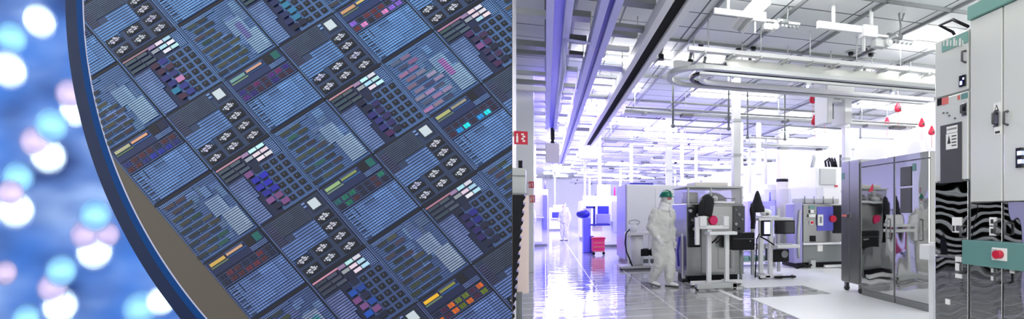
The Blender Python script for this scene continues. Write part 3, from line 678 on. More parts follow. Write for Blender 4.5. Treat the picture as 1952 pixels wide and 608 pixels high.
def frame(px0, px1, py0, py1, Y, label):
    a, b = pY(px0, (py0 + py1) / 2, Y), pY(px1, (py0 + py1) / 2, Y); z1, z0 = pY(px0, py0, Y).z, pY(px0, py1, Y).z
    t = T('hanging_frame', label, 'frame', (a.x, Y, z0))
    for x in (a.x, b.x): t.part('drop_pipe', MB().cyl((x, Y, z0), (x, Y, CH_), .022, 8), GR)
    for z in (z0, (z0 + z1) / 2 + .1, z1): t.part('cross_pipe', MB().cyl((a.x - .05, Y, z), (b.x + .05, Y, z), .018, 8), LG)
    for x in (a.x, b.x):
        t.part('joint', MB().ball((x, Y, z0), .045, n=10, m=6), GR)
frame(1283, 1389, 195, 240, 9.6, 'grey pipe frame hanging under the rounded track end'); frame(1425, 1496, 202, 262, 11.0, 'grey pipe frame hanging before the banded column'); frame(1640, 1712, 210, 262, 12.8, 'grey pipe frame hanging among the red alarm bells')
# ------------------------------------------------------------------ hoists under the ceiling
def hoist(px, py, t_, s, label):
    p = at(px, py, t_); t = T('ceiling_hoist', label, 'hoist', p); q = lambda x, y, z: (p.x + x * s, p.y + y * s, p.z + z * s)
    t.part('runway_beam', MB().box(q(-1.35, -.05, .1), q(.1, .05, .28)), W, bevel=.01); t.part('trolley', MB().box(q(-.1, -.12, .0), q(.32, .12, .3)), W, bevel=.015)
    t.part('gearbox', MB().box(q(.25, -.1, -.22), q(.55, .1, -.02)), LG, bevel=.015); t.part('drum', MB().cyl(q(.62, -.16, -.1), q(.62, .14, -.1), .1 * s, 16), LG); t.part('drum_hub', MB().cyl(q(.62, -.18, -.1), q(.62, .16, -.1), .04 * s, 12), W)
    t.part('motor', MB().cyl(q(.7, 0, .12), q(1.1, 0, .12), .075 * s, 14), GR); t.part('arm', MB().box(q(.3, -.04, .06), q(1.5, .04, .12)), W); t.part('cross_arm', MB().box(q(.7, -.3, .0), q(.76, .3, .05)), LG)
    t.part('conduit', MB().tube([q(1.05, 0, .12), q(1.1, 0, .4), q(1.04, 0, .7), q(1.12, 0, .95), q(1.2, 0, .75), q(1.12, 0, .55)], .025 * s, 8), GR)
    t.part('post', MB().box(q(-.05, -.04, -.35), q(.0, .04, .3)), LG); t.part('hanger', MB().cyl(q(-.9, 0, .28), (q(-.9, 0, 0)[0], p.y, CH_), .03, 8), W); t.part('hanger', MB().cyl(q(.2, 0, .3), (q(.2, 0, 0)[0], p.y, CH_), .03, 8), W)
    for k in range(5): t.part('roller', MB().cyl(q(.9 + k * .13, -.05, -.02), q(.9 + k * .13, .05, -.02), .035 * s, 10), R_.choice([GR, W, LG]))
hoist(1648, 72, 7.4, .62, 'white hoist with grey gearbox and looped conduit under the ceiling')
hoist(1440, 42, 7.2, .5, 'smaller white hoist rig in front of the ceiling over the stainless tool')
p = at(1450, 60, 7.6); t = T('slanted_conduit', 'bundled white conduit slanting up to the ceiling hoist', 'conduit', (p.x, p.y, p.z))
for k in range(4): a, b_ = at(1396 + k * 6, 52 + k * 3, 7.45), at(1446 + k * 7, -6 + k * 3, 7.0); t.part('pipe', MB().tube([a, (a + b_) / 2 + Vector((0, 0, .02)), b_], .035, 8), R_.choice([W, LG]))
# ------------------------------------------------------------------ the white carriage hanging from the track
p = pY(1588, 205, 9.0); x, y, z = p.x, p.y, p.z
t = T('overhead_carriage', 'white open-sided carriage hanging under the transport track', 'carriage', (x, y, z - .35))
t.part('side_cheek', MB().box((x - .3, y - .25, z - .38), (x - .17, y + .25, z + .36)), W, bevel=.02); t.part('side_cheek', MB().box((x + .12, y - .25, z - .38), (x + .3, y + .25, z + .36)), W, bevel=.02)
t.part('top_housing', MB().box((x - .34, y - .28, z + .28), (x + .34, y + .28, z + .44)), LG, bevel=.02); t.part('gripper_box', MB().box((x - .17, y - .18, z + .08), (x + .12, y + .18, z + .24)), W, bevel=.015); t.part('gripper_stem', MB().cyl((x - .02, y, z - .25), (x - .02, y, z + .08), .03, 10), GR)
t.part('dark_slot', MB().box((x - .1, y - .19, z + .14), (x + .05, y - .18, z + .16)), BK); t.part('hanger', MB().cyl((x, y, z + .44), (x, y, CH_), .03, 8), LG); t.part('warning_edge', MB().box((x - .34, y - .29, z + .40), (x - .1, y - .28, z + .44)), PTEAL)
# ------------------------------------------------------------------ red alarm bells
for px, py, Y, wh in ((1550, 186, 10, 'above another bell, beside the white carriage'), (1553, 228, 10.6, 'lower of the two beside the white carriage'), (1572, 221, 10.2, 'tucked against the white carriage'), (1712, 203, 10, 'biggest of those'), (1713, 236, 13.4, 'second down under the biggest bell'), (1691, 231, 12.5, 'lower bell nearer the white post'), (1757, 233, 11, 'low beside the tall cabinet'), (1776, 248, 11, 'half hidden by the tall grey cabinet')):
    p = pY(px, py, Y); t = T('alarm_bell', 'red teardrop alarm bell on a thin rod, ' + wh, 'alarm bell', p)
    mb = MB(); prof = [(.0, .13), (.035, .1), (.05, .05), (.085, -.01), (.1, -.07), (.085, -.12), (.03, -.14)]
    mb.loft([((p.x, p.y, p.z + h), (r + 1e-3, 0, 0), (0, r * .7 + 1e-3, 0)) for r, h in prof[::-1]], 16); t.part('bell', mb, RED)
    t.part('eye', MB().ball((p.x, p.y - .062, p.z - .06), .035, n=10, m=6), DG); t.part('rod', MB().cyl((p.x, p.y, p.z + .1), (p.x, p.y, CH_), .008, 6), LG); t.part('tail', MB().cyl((p.x, p.y, p.z - .5), (p.x, p.y, p.z - .13), .006, 6), SALMON)
# ================================================================== PEOPLE
def rings_chain(mb, pts, n=14, S=Vector((1, 0, 0)), Fv=Vector((0, 1, 0))):
    """pts: (center, half width, half depth); rings stand across the local direction"""
    out = []; N = len(pts)
    for i, (c, a, b) in enumerate(pts):
        p0 = Vector(pts[max(0, i - 1)][0]); p1 = Vector(pts[min(N - 1, i + 1)][0]); d = (p1 - p0).normalized()
        x = (S - d * S.dot(d)); x = x.normalized() if x.length > .2 else (Fv - d * Fv.dot(d)).normalized(); y = d.cross(x)
        out.append((c, x * a, y * b))
    mb.loft(out, n)
def make_person(name, label, pose, hat=None, group=None):
    """local axes: x across the shoulders (person's left is +x), y the way the person faces, z up"""
    t = thing(name, label, 'person', (0, 0, 0), 0, group); g = lambda k: Vector(pose[k]); mb = MB(); S = Vector((1, 0, 0))
    pel, che, nec, hd = g('pelvis'), g('chest'), g('neck'), g('head'); sl, sr = g('shl'), g('shr')
    rings_chain(mb, [(pel + Vector((0, 0, -.13)), .12, .11), (pel + Vector((0, 0, -.06)), .215, .175), (pel + Vector((0, 0, .05)), .225, .18), (pel.lerp(che, .45), .222, .175), (che, .228, .178), (che.lerp(nec, .45), .205, .145), (che.lerp(nec, .75), .14, .11), (nec, .075, .08), (nec + Vector((0, .01, .08)), .07, .08)], 20)
    # head under the hood, with brow, nose and chin
    rings_chain(mb, [(hd + Vector((0, .015, -.125)), .04, .045), (hd + Vector((0, .02, -.09)), .068, .078), (hd + Vector((0, .01, -.03)), .083, .1), (hd + Vector((0, 0, .04)), .088, .107), (hd + Vector((0, -.01, .09)), .075, .092), (hd + Vector((0, -.01, .125)), .04, .05)], 18)
    for k, sh in (('l', sl), ('r', sr)):
        el, wr = g('el' + k), g('wr' + k)
        rings_chain(mb, [(sh.lerp(che, .4) + Vector((0, 0, .03)), .09, .1), (sh, .088, .098), (sh.lerp(el, .35), .098, .104), (sh.lerp(el, .8), .09, .094), (el, .09, .092), (el.lerp(wr, .35), .084, .086), (el.lerp(wr, .8), .066, .068), (wr, .046, .048)], 14)
        hip, kn, an = g('hip' + k), g('kn' + k), g('an' + k)
        rings_chain(mb, [(hip + Vector((0, 0, .07)), .115, .135), (hip.lerp(kn, .25), .128, .14), (hip.lerp(kn, .7), .118, .122), (kn, .108, .114), (kn.lerp(an, .35), .108, .112), (kn.lerp(an, .8), .094, .1), (an + Vector((0, 0, .04)), .075, .085), (an + Vector((0, 0, -.03)), .06, .07)], 14)
    o = mb.build('body', SUIT, t); r = o.modifiers.new('skin', 'REMESH'); r.mode = 'VOXEL'; r.voxel_size = .017; r.use_smooth_shade = True
    sm = o.modifiers.new('soften', 'SMOOTH'); sm.factor = .6; sm.iterations = 6
    tx = bpy.data.textures.get('folds') or bpy.data.textures.new('folds', 'CLOUDS'); tx.noise_scale = .11; tx.noise_depth = 1
    dp = o.modifiers.new('folds', 'DISPLACE'); dp.texture = tx; dp.strength = .045; dp.mid_level = .5
    # seam and zip down the front, collar, hood edge
    z = MB().tube([nec + Vector((0, .105, -.0)), che + Vector((0, .178, .02)), pel.lerp(che, .5) + Vector((0, .172, 0)), pel + Vector((0, .178, .02))], .006, 6); z.build('zip_flap', LG, t)
    # face: cheeks and nose visible between hood and mask, safety glasses, mask
    f = MB().ball(hd + Vector((0, .045, .0)), .07, (1, 1, 1.15), 16, 10); f.add([hd + Vector(v) for v in ((-.013, .108, .02), (.013, .108, .02), (.018, .112, -.02), (-.018, .112, -.02), (0, .142, -.018))], [(0, 1, 4), (1, 2, 4), (2, 3, 4), (3, 0, 4)]); fo = f.build('face', SKIN, t)
    for s in (-1, 1): MB().ball(hd + Vector((s * .03, .102, .03)), .012, n=10, m=6).build('eye', INK, fo)
    e = MB(); rings_chain(e, [(hd + Vector((-.078, .04, .03)), .02, .008), (hd + Vector((-.055, .1, .032)), .025, .008), (hd + Vector((0, .122, .032)), .022, .008), (hd + Vector((.055, .1, .032)), .025, .008), (hd + Vector((.078, .04, .03)), .02, .008)], 10, Vector((0, 0, 1))); e.build('safety_glasses', CLEAR, fo)
    mk = MB().ball(hd + Vector((0, .06, -.055)), .066, (1, 1.05, .8), 16, 10); mk.build('face_mask', PAPER, t)
    hb = MB(); rings_chain(hb, [(nec + Vector((0, 0, -.07)), .15, .13), (nec + Vector((0, .0, -.01)), .11, .11), (nec + Vector((0, .015, .05)), .098, .108), (hd + Vector((0, .005, -.06)), .098, .105)], 18); hb.build('hood', SUITW, t)
    if hat:
        h = MB(); zt = hd + Vector((0, 0, .035))
        h.ball(zt, .125, (.93, 1.12, 1.0), 24, 12, z0=0.0)
        h.loft([(zt + Vector((0, .03, -.006)), (.125, 0, 0), (0, .172, 0)), (zt + Vector((0, .03, .008)), (.122, 0, 0), (0, .165, 0))], 24)
        ho = h.build('hard_hat', hat, t); ho['label'] = 'green hard hat'
        MB().tube([zt + Vector((0, -.13, .055)), zt + Vector((0, -.06, .112)), zt + Vector((0, .03, .125)), zt + Vector((0, .11, .09))], .014, 8).build('ridge', hat, ho)
        d = MB(); d.cyl(zt + Vector((-.075, .06, .07)), zt + Vector((-.105, .085, .08)), .036, 14); d.build('sticker', PAPER, ho)
    # hands: palm, four bent fingers of unequal length, thumb from the side of the palm
    for k, s in (('l', 1), ('r', -1)):
        wr, d = g('wr' + k), g('hd' + k).normalized(); side = Vector((0, 1, 0)); side = (side - d * side.dot(d)).normalized(); nrm = d.cross(side) * (1 if k == 'l' else -1)   # nrm: back of the hand looks away from the body
        inn = Vector((-s, 0, 0)); inn = (inn - d * inn.dot(d)); inn = inn.normalized() if inn.length > .1 else nrm
        m = MB(); rings_chain(m, [(wr - d * .05, .05, .052), (wr - d * .01, .042, .042), (wr + d * .02, .036, .026), (wr + d * .06, .045, .02), (wr + d * .095, .043, .017), (wr + d * .105, .035, .012)], 14, side)
        for j, L in enumerate((.072, .08, .074, .058)):
            b0 = wr + d * .095 + side * (.032 - j * .0215); p = [b0, b0 + d * L * .45 + inn * .008, b0 + d * L * .78 + inn * .028, b0 + d * L * .9 + inn * .05]
            m.tube(p, [.0105, .01, .0095, .008], 8); m.ball(p[-1], .0085, n=8, m=6)
        b0 = wr + d * .035 + side * .036; p = [b0, b0 + d * .03 + side * .025 + inn * .012, b0 + d * .062 + side * .028 + inn * .03]; m.tube(p, [.014, .012, .01], 8); m.ball(p[-1], .01, n=8, m=6)
        gl = m.build('glove', GLOVE, t); r = gl.modifiers.new('skin', 'REMESH'); r.mode = 'VOXEL'; r.voxel_size = .0045; r.use_smooth_shade = True
    for k in 'lr':
        an = g('an' + k); dr = Vector(pose.get('ft' + k, (0, 1, 0))).normalized(); sd = Vector((dr.y, -dr.x, 0)).normalized(); pz = an.z - .07
        m = MB(); prof = [(-.085, .03, .028, .05), (-.07, .042, .05, .05), (-.02, .046, .075, .06), (.04, .048, .06, .05), (.10, .052, .042, .042), (.16, .05, .034, .036), (.195, .034, .024, .028), (.205, .012, .012, .022)]
        m.loft([(Vector((an.x, an.y, pz)) + dr * q + Vector((0, 0, .025 + hh * .45)), sd * ww, Vector((0, 0, 1)) * hh * .75) for q, ww, hh, _z in prof], 14)
        so = m.build('bootie', SUITW, t); b2 = MB(); b2.loft([(Vector((an.x, an.y, pz)) + dr * q + Vector((0, 0, .008)), sd * ww, Vector((0, 0, 1)) * .014) for q, ww in ((-.088, .03), (-.06, .044), (.04, .05), (.12, .054), (.18, .046), (.208, .016))], 14); b2.build('sole', DG, so)
        MB().tube([Vector((an.x, an.y, pz + .075)) + dr * .05 + sd * .045, Vector((an.x, an.y, pz + .095)) + dr * .055, Vector((an.x, an.y, pz + .075)) + dr * .05 - sd * .045], .008, 6).build('strap', DG, so)
    return t
WALK = dict(pelvis=(0, 0, .93), chest=(0, .05, 1.29), neck=(0, .06, 1.50), head=(0, .10, 1.66), shl=(.205, .04, 1.42), shr=(-.205, .05, 1.42), ell=(.30, -.02, 1.14), wrl=(.30, .17, .93), elr=(-.29, -.02, 1.13), wrr=(-.28, .06, .86),
            hdl=(.02, .55, -.8), hdr=(.02, .3, -1), hipl=(.095, -.01, .86), hipr=(-.095, .02, .86), knl=(.10, .02, .47), knr=(-.085, .14, .48), anl=(.09, -.16, .10), anr=(-.07, .13, .075), ftl=(.1, 1, -.12), ftr=(-.05, 1, 0))
STAND = dict(pelvis=(0, 0, .94), chest=(0, .02, 1.30), neck=(0, .02, 1.51), head=(0, .05, 1.67), shl=(.205, .0, 1.43), shr=(-.205, .0, 1.43), ell=(.27, -.03, 1.14), wrl=(.24, .18, .96), elr=(-.27, -.03, 1.14), wrr=(-.26, .04, .86),
             hdl=(-.3, .7, -.5), hdr=(.02, .2, -1), hipl=(.095, 0, .86), hipr=(-.095, 0, .86), knl=(.11, .02, .47), knr=(-.11, .02, .47), anl=(.12, -.01, .075), anr=(-.12, -.01, .075))
wk = fl(1256, 546)
worker = make_person('person', 'person in white coverall and green hard hat walking across the glossy floor', WALK, GREEN)
worker.location = (wk.x + .06, wk.y + .02, 0); worker.rotation_euler = (0, 0, math.radians(-128) - PSI)
SUIT_far = SUIT
far = make_person('person', 'distant person in pale coverall standing by the violet-lit tools, nearest the pink cart', STAND)
f0 = fl(1076, 458); far.location = (f0.x, f0.y, 0); far.rotation_euler = (0, 0, 2.6)
for px, py, rz, lab in ((1030, 463, .6, 'distant person in pale coverall turned away beside the pier'), (1011, 476, 2.0, 'person in pale coverall half hidden at the pier edge'), ):
    p = fl(px, py); dup(far, (p.x, p.y, 0), rz, lab)
for p, rz, lab in (((-1.15, 11.6, 0), -1.0, 'person in pale coverall standing beside the red trolley, mirrored in the steel cabinets'), ((-.95, 13.6, 0), -1.3, 'person in pale coverall beyond the red trolley, mirrored in the steel cabinets')):
    dup(far, p, rz, lab)
# ================================================================== LEFT EDGE
t = T('wall_box', 'small grey control box on the pale wall above the black curtain', 'box', (-.3, 4.6, 1.72))
t.part('housing', bY(972, 1002, 320, 371, 4.62, .18), LG, bevel=.01); t.part('cable_gland', bY(988, 996, 306, 320, 4.64, .05), BK); t.part('lid_seam', bY(974, 1001, 334, 336, 4.615, .01), GR)
cv = MB(); y = 4.5; zs = [EYE + (405 - py) / F * (4.5 / ray(985, 400).y) for py in range(372, 700, 4)]
xl = []; 
for i, z in enumerate(zs):
    f = i / len(zs); px = 1000 - 22 * min(1, f * 1.35) + 2.2 * math.sin(i * 1.55); xl.append((pY(px, 400, y).x, z))
poly = [(-.62, y, max(zs[-1], .02)), *[(x, y, max(z, .02)) for x, z in xl[::-1]], (-.62, y, zs[0])]
t = T('black_curtain', 'black curtain with a scalloped edge hanging beside the wafer', 'curtain', (-.5, 4.5, 0))
t.part('cloth', MB().prism(poly, (0, .03, 0)), CLOTH)
tr = MB()
for k, (x, z) in enumerate(xl[::1]):
    if z > .05 and k % 4 == 0: tr.ball((x + .004, y - .0, z), .011, n=8, m=6)
t.part('beaded_edge', tr, LILAC)
t.part('rod', MB().cyl((-.62, 4.53, zs[0] + .01), (xl[0][0] + .02, 4.53, zs[0] + .01), .012, 8), GR)
t = T('pink_beige_panel', 'tall pinkish beige panel standing just behind the black curtain', 'panel', (-.3, 5.9, 0)); t.part('leaf', bY(985, 1008, 372, 560, 5.95, .05), mat('beige_panel', srgb(235, 215, 210), .5), bevel=.008); t.part('foot', MB().box((-.42, 5.93, 0), (-.27, 6.02, .45)), GR)
def sign(px0, px1, py0, py1, Y, label, c=RED):
    p = pY(px0, (py0 + py1) / 2, Y); t = T('wall_sign', label, 'sign', p); w = px1 - px0; h = py1 - py0
    t.part('plate', bY(px0, px1, py0, py1, Y, .012), c); m = MB()
    bY(px0 + w * .15, px0 + w * .30, py0 + h * .35, py1 - h * .15, Y - .004, .006, m); bY(px0 + w * .18, px0 + w * .27, py0 + h * .18, py0 + h * .33, Y - .004, .006, m)
    t.part('extinguisher_symbol', m, PAPER); m = MB(); a = pY(px0 + w * .7, py0 + h * .5, Y)
    for k in range(4): bY(px0 + w * (.52 + .1 * (k % 2)), px0 + w * (.72 + .1 * (k % 2)), py0 + h * (.18 + .17 * k), py0 + h * (.3 + .17 * k), Y - .004, .006, m)
    t.part('flame_symbol', m, PAPER); t.part('bracket', MB().box((p.x - .03, Y + .01, p.z + .02), (p.x + .02, Y + .05, p.z + .06)), LG)
sign(980, 1006, 250, 275, 5.2, 'red fire equipment sign with white symbols jutting from the pale wall')
sign(1008, 1018, 346, 358, 11.3, 'small upper red sign on the pale pier'); sign(1010, 1020, 372, 386, 11.3, 'small lower pinkish red sign on the pale pier', SALMON)
# ================================================================== TOOLS IN THE MIDDLE
# white cabinet behind the worker
Y = 12.6; t = T('white_cabinet', 'big plain white equipment cabinet behind the walking worker', 'cabinet', fl(1245, 495))
a, b_ = pY(1195, 430, Y), pY(1302, 430, Y); z1 = pY(1245, 352, Y).z
t.part('body', MB().box((a.x, Y, .12), (b_.x, Y + 1.6, z1)), W, bevel=.02); t.part('violet_lit_side', MB().box((a.x - .04, Y + .04, .12), (a.x, Y + 1.6, z1)), LILAC)  # thin lilac slab colours in the violet light on the side face
t.part('top_tray', MB().box((a.x + .1, Y + .1, z1), (a.x + .75, Y + .9, z1 + .05)), BLUE); t.part('base', MB().box((a.x + .05, Y + .05, 0), (b_.x - .05, Y + 1.5, .12)), GR)
t.part('panel_seam', MB().box((a.x + .78, Y - .004, .2), (a.x + .79, Y, z1 - .1)), LG); t.part('handle', MB().cyl((a.x + .7, Y - .04, 1.0), (a.x + .7, Y - .04, 1.25), .012, 8), GR)
# service cart with hose hoop in front of it
Y = 11.4; s = 12.2 / F; o = pY(1215, 450, Y)
t = T('hose_cart', 'low white service cart with a black hose hooping down, behind the worker', 'cart', (o.x, Y, 0)); zz = lambda py: pY(1215, py, Y).z; xx = lambda px: pY(px, 450, Y).x
t.part('table_top', MB().box((xx(1196), Y, zz(449)), (xx(1243), Y + .5, zz(443))), W, bevel=.008)
for px in (1199, 1239): t.part('leg', MB().box((xx(px) - .02, Y + .05, .1), (xx(px) + .02, Y + .1, zz(449))), W)
t.part('bottle', MB().cyl((xx(1209), Y + .2, zz(443)), (xx(1209), Y + .2, zz(428)), .1, 14), W); t.part('tube_coil', MB().tube([(xx(1212) + .14 * math.cos(k * .7), Y + .2, zz(424) + .06 * math.sin(k * .7)) for k in range(10)], .02, 6), LG)
t.part('hose', MB().tube([(xx(1200), Y - .03, zz(437)), (xx(1193), Y - .05, zz(444)), (xx(1191), Y - .05, zz(462)), (xx(1194), Y - .05, zz(480)), (xx(1201), Y - .03, zz(496)), (xx(1206), Y, .06)], .018, 8), BK)
t.part('white_drum', MB().cyl((xx(1217), Y + .2, .1), (xx(1217), Y + .2, zz(450)), .16, 18), W); t.part('base_frame', MB().box((xx(1183), Y - .05, .04), (xx(1250), Y + .55, .09)), LG); t.part('pump', MB().box((xx(1222), Y + .05, .32), (xx(1246), Y + .3, .5)), BK, bevel=.02)
for px in (1185, 1248): t.part('caster', MB().cyl((xx(px), Y - .02, .04), (xx(px), Y + .03, .04), .04, 12), BK)
# stainless chamber tool
Y = 9.0; X0, X1 = pY(1309, 450, Y).x, pY(1418, 450, Y).x; z_ = lambda py, Y_=9.0: pY(1360, py, Y_).z; x_ = lambda px, Y_=9.0: pY(px, 450, Y_).x
t = T('chamber_tool', 'tall stainless process chamber with smoked hood and pink-red emergency button', 'machine', (x_(1360), Y + .5, 0))
t.part('lower_body', MB().box((X0, Y, .13), (X1, Y + 1.1, z_(388))), STEEL, bevel=.015)
t.part('door_panel', MB().box((x_(1337), Y - .02, z_(520)), (x_(1400), Y, z_(392))), BRUSH, bevel=.008); dpan = t.part('inner_door', MB().box((x_(1368), Y - .035, z_(512)), (x_(1396), Y - .02, z_(446))), STEEL, bevel=.006)
t.part('hood_shell', MB().box((X0 + .02, Y + .05, z_(388)), (X1 - .02, Y + 1.05, z_(358))), SMOKE, bevel=.02); t.part('hood_roof', MB().box((X0, Y + .02, z_(358)), (X1, Y + 1.08, z_(354))), LG, bevel=.01)
for x in (X0 + .03, x_(1355), X1 - .05): t.part('hood_post', MB().box((x, Y + .02, z_(388)), (x + .03, Y + .05, z_(358))), LG)
t.part('dome', MB().ball((x_(1375), Y + .5, z_(385)), .25, (1.2, 1, .85), 20, 12), DG); t.part('hood_blower', MB().cyl((x_(1326), Y + .4, z_(388)), (x_(1326), Y + .4, z_(366)), .17, 18), OFF); t.part('top_duct', MB().box((x_(1330), Y + .2, z_(354)), (x_(1395), Y + .8, z_(346))), OFF, bevel=.02)
t.part('white_rail', MB().cyl((x_(1346), Y - .08, z_(386)), (x_(1397), Y - .08, z_(386)), .025, 10), W); t.part('rail_bar', MB().cyl((x_(1340), Y - .05, z_(378)), (x_(1400), Y - .05, z_(378)), .012, 8), STEEL)
t.part('tool_valve', MB().ball((x_(1361), Y - .06, z_(379)), .06, n=12, m=8), LG); t.part('side_module', MB().box((x_(1396), Y - .06, z_(474)), (x_(1418), Y, z_(392))), DG, bevel=.01)
for k in range(7): t.part('module_fitting', MB().cyl((x_(1400 + (k % 3) * 6), Y - .1, z_(400 + k * 9)), (x_(1400 + (k % 3) * 6), Y - .05, z_(400 + k * 9)), .022 + .01 * (k % 2), 10), R_.choice([STEEL, BK, LG, GR]))
t.part('emergency_button', MB().cyl((x_(1358), Y - .02, z_(420)), (x_(1358), Y - .09, z_(420)), .085, 18), PINK); t.part('button_collar', MB().cyl((x_(1358), Y - .02, z_(420)), (x_(1358), Y - .05, z_(420)), .1, 18), RED)
t.part('black_manifold', MB().box((x_(1311), Y - .09, z_(470)), (x_(1333), Y, z_(395))), BK, bevel=.01)
for k in range(6): t.part('manifold_valve', MB().cyl((x_(1313 + k * 3.5), Y - .13, z_(402 + (k * 17) % 60)), (x_(1313 + k * 3.5), Y - .08, z_(402 + (k * 17) % 60)), .035, 10), R_.choice([STEEL, DG, LG]))
t.part('cooling_ring', MB().tube([(x_(1319) + .1 * math.cos(k * math.pi / 8), Y - .14, z_(437) + .12 * math.sin(k * math.pi / 8)) for k in range(16)], .02, 8, closed=True), BK)
for k in (0, 1): t.part('cable', MB().tube([(x_(1356 + 8 * k), Y - .03, z_(463)), (x_(1362 + 8 * k), Y - .06, z_(458)), (x_(1372 + 7 * k), Y - .03, z_(447))], .012, 6), BK)
t.part('plinth', MB().box((X0 + .1, Y + .1, 0), (X1 - .1, Y + 1.0, .13)), BK)
for k in range(4): t.part('panel_screw', MB().cyl((X1 - .06, Y - .005, z_(400 + 30 * k)), (X1 - .06, Y + .0, z_(400 + 30 * k)), .018, 10), W)
t = T('black_sleeve', 'black cloth sleeve draped on the corner of the stainless chamber', 'cloth', (x_(1340), Y - .16, z_(412)))
m = MB(); Yq = Y - .26; rings_chain(m, [((x_(1344), Yq, z_(373)), .05, .04), ((x_(1342), Yq, z_(378)), .12, .08), ((x_(1341), Yq, z_(388)), .13, .09), ((x_(1340), Yq, z_(398)), .125, .09), ((x_(1338), Yq, z_(407)), .13, .08), ((x_(1337), Yq, z_(411)), .10, .05)], 14)
rings_chain(m, [((x_(1336), Yq, z_(380)), .05, .05), ((x_(1330), Yq, z_(390)), .06, .06), ((x_(1328), Yq, z_(404)), .055, .055), ((x_(1328), Yq, z_(412)), .05, .05)], 10)
t.part('cloth', m, CLOTH); t.part('cuff', MB().tube([(x_(1337), Yq, z_(414)), (x_(1334), Yq, z_(424))], .045, 10), CLOTH)
# white gantry stand in front of it
Y = 8.35; z_ = lambda py, Y_=8.35: pY(1360, py, Y_).z; x_ = lambda px, Y_=8.35: pY(px, 450, Y_).x
t = T('white_gantry_stand', 'white post-and-beam stand on skids in front of the stainless chamber', 'stand', (x_(1360), Y, 0))
for (a, b_, c) in ((1333, 1388, 430), ): t.part('upper_stage', MB().box((x_(a), Y - .05, z_(436)), (x_(b_), Y + .2, z_(430))), W, bevel=.006)
for a, b_ in ((1332, 1345), (1377, 1387)): t.part('clamp_block', MB().box((x_(a), Y - .08, z_(431)), (x_(b_), Y + .05, z_(412))), W, bevel=.01)
t.part('lower_stage', MB().box((x_(1346), Y - .2, z_(447)), (x_(1398), Y + .1, z_(441))), W, bevel=.006)
for px, top in ((1352, 437), (1386, 447)): t.part('post', MB().box((x_(px) - .04, Y - .02, .06), (x_(px) + .04, Y + .06, z_(top))), W, bevel=.006)
t.part('left_arm', MB().box((x_(1326), Y - .02, z_(466)), (x_(1333), Y + .06, z_(414))), W); t.part('skid', MB().box((x_(1318), Y - .35, .03), (x_(1392), Y - .22, .12)), LG, bevel=.01); t.part('skid', MB().box((x_(1322), Y + .1, .03), (x_(1420), Y + .22, .1)), W, bevel=.01)
t.part('cross_foot', MB().box((x_(1384), Y - .35, .03), (x_(1391), Y + .25, .11)), W)
for px, dy in ((1320, -.28), (1390, -.28), (1326, .16), (1416, .16)): t.part('caster', MB().cyl((x_(px), Y + dy - .02, .035), (x_(px), Y + dy + .03, .035), .035, 12), BK)
t = T('white_side_post', 'white upright with lilac side panel beside the worker, before the chamber', 'post', (x_(1306), 9.25, 0)); Yp = 9.25
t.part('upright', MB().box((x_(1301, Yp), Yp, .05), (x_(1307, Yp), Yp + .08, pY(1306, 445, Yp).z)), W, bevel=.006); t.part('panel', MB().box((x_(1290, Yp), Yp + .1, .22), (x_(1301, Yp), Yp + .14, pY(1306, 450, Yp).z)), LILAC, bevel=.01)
t.part('inner_tube', MB().tube([(x_(1296, Yp), Yp + .08, .3), (x_(1294, Yp), Yp + .08, .6), (x_(1298, Yp), Yp + .08, .9)], .02, 8), BLUE); t.part('foot', MB().box((x_(1297, Yp), Yp - .15, 0), (x_(1308, Yp), Yp + .2, .05)), BK, bevel=.01)
# black control box and computer stand
Y = 9.3; z_ = lambda py, Y_=9.3: pY(1450, py, Y_).z; x_ = lambda px, Y_=9.3: pY(px, 450, Y_).x
t = T('computer_stand', 'white computer stand with black monitor, white keyboard shelf and mast', 'computer stand', (x_(1475), Y, 0))
for px in (1452, 1470): t.part('post', MB().box((x_(px) - .045, Y, .06), (x_(px) + .045, Y + .09, z_(416))), W, bevel=.006)
t.part('rear_post', MB().box((x_(1502) - .03, Y + .4, .06), (x_(1502) + .03, Y + .46, z_(396))), LG); t.part('top_rail', MB().box((x_(1446), Y - .02, z_(421)), (x_(1511), Y + .45, z_(415))), W, bevel=.006)
mo = t.part('monitor', MB().box((x_(1474), Y - .1, z_(446)), (x_(1511), Y - .04, z_(420))), BK, bevel=.01); t.part('screen', MB().box((x_(1476), Y - .108, z_(444)), (x_(1509), Y - .1, z_(422))), SCREEN, mo); t.part('monitor_neck', MB().box((x_(1491), Y - .06, z_(466)), (x_(1496), Y - .03, z_(446))), GR)
t.part('keyboard_shelf', MB().box((x_(1470), Y - .3, z_(472)), (x_(1512), Y + .1, z_(466))), W, bevel=.008); t.part('keyboard', MB().box((x_(1476), Y - .26, z_(466)), (x_(1500), Y - .1, z_(464))), LG, bevel=.004)
t.part('side_screen', MB().box((x_(1456), Y - .03, z_(446)), (x_(1467), Y, z_(423))), LSCR, bevel=.004); t.part('screen_bezel', MB().box((x_(1450), Y - .02, z_(450)), (x_(1468), Y + .02, z_(420))), BK)
t.part('lower_unit', MB().box((x_(1474), Y - .05, z_(500)), (x_(1502), Y + .4, z_(476))), BK, bevel=.01); t.part('unit_fan', MB().cyl((x_(1493), Y - .055, z_(485)), (x_(1493), Y - .07, z_(485)), .08, 16), GR)
t.part('skid', MB().box((x_(1438), Y - .3, .03), (x_(1480), Y - .2, .09)), W, bevel=.01); t.part('skid', MB().box((x_(1462), Y - .4, .03), (x_(1500), Y - .32, .07)), BK, bevel=.01); t.part('crossbeam', MB().box((x_(1448), Y - .3, .03), (x_(1456), Y + .4, .1)), W)
t.part('boom_cable', MB().tube([(x_(1428), Y - .3, .05), (x_(1430), Y - .3, .5), (x_(1432), Y - .28, .85), (x_(1440), Y - .2, .95)], .014, 8), BK); t.part('mast', MB().box((x_(1437), Y + .1, .05), (x_(1442), Y + .16, z_(404))), LG)
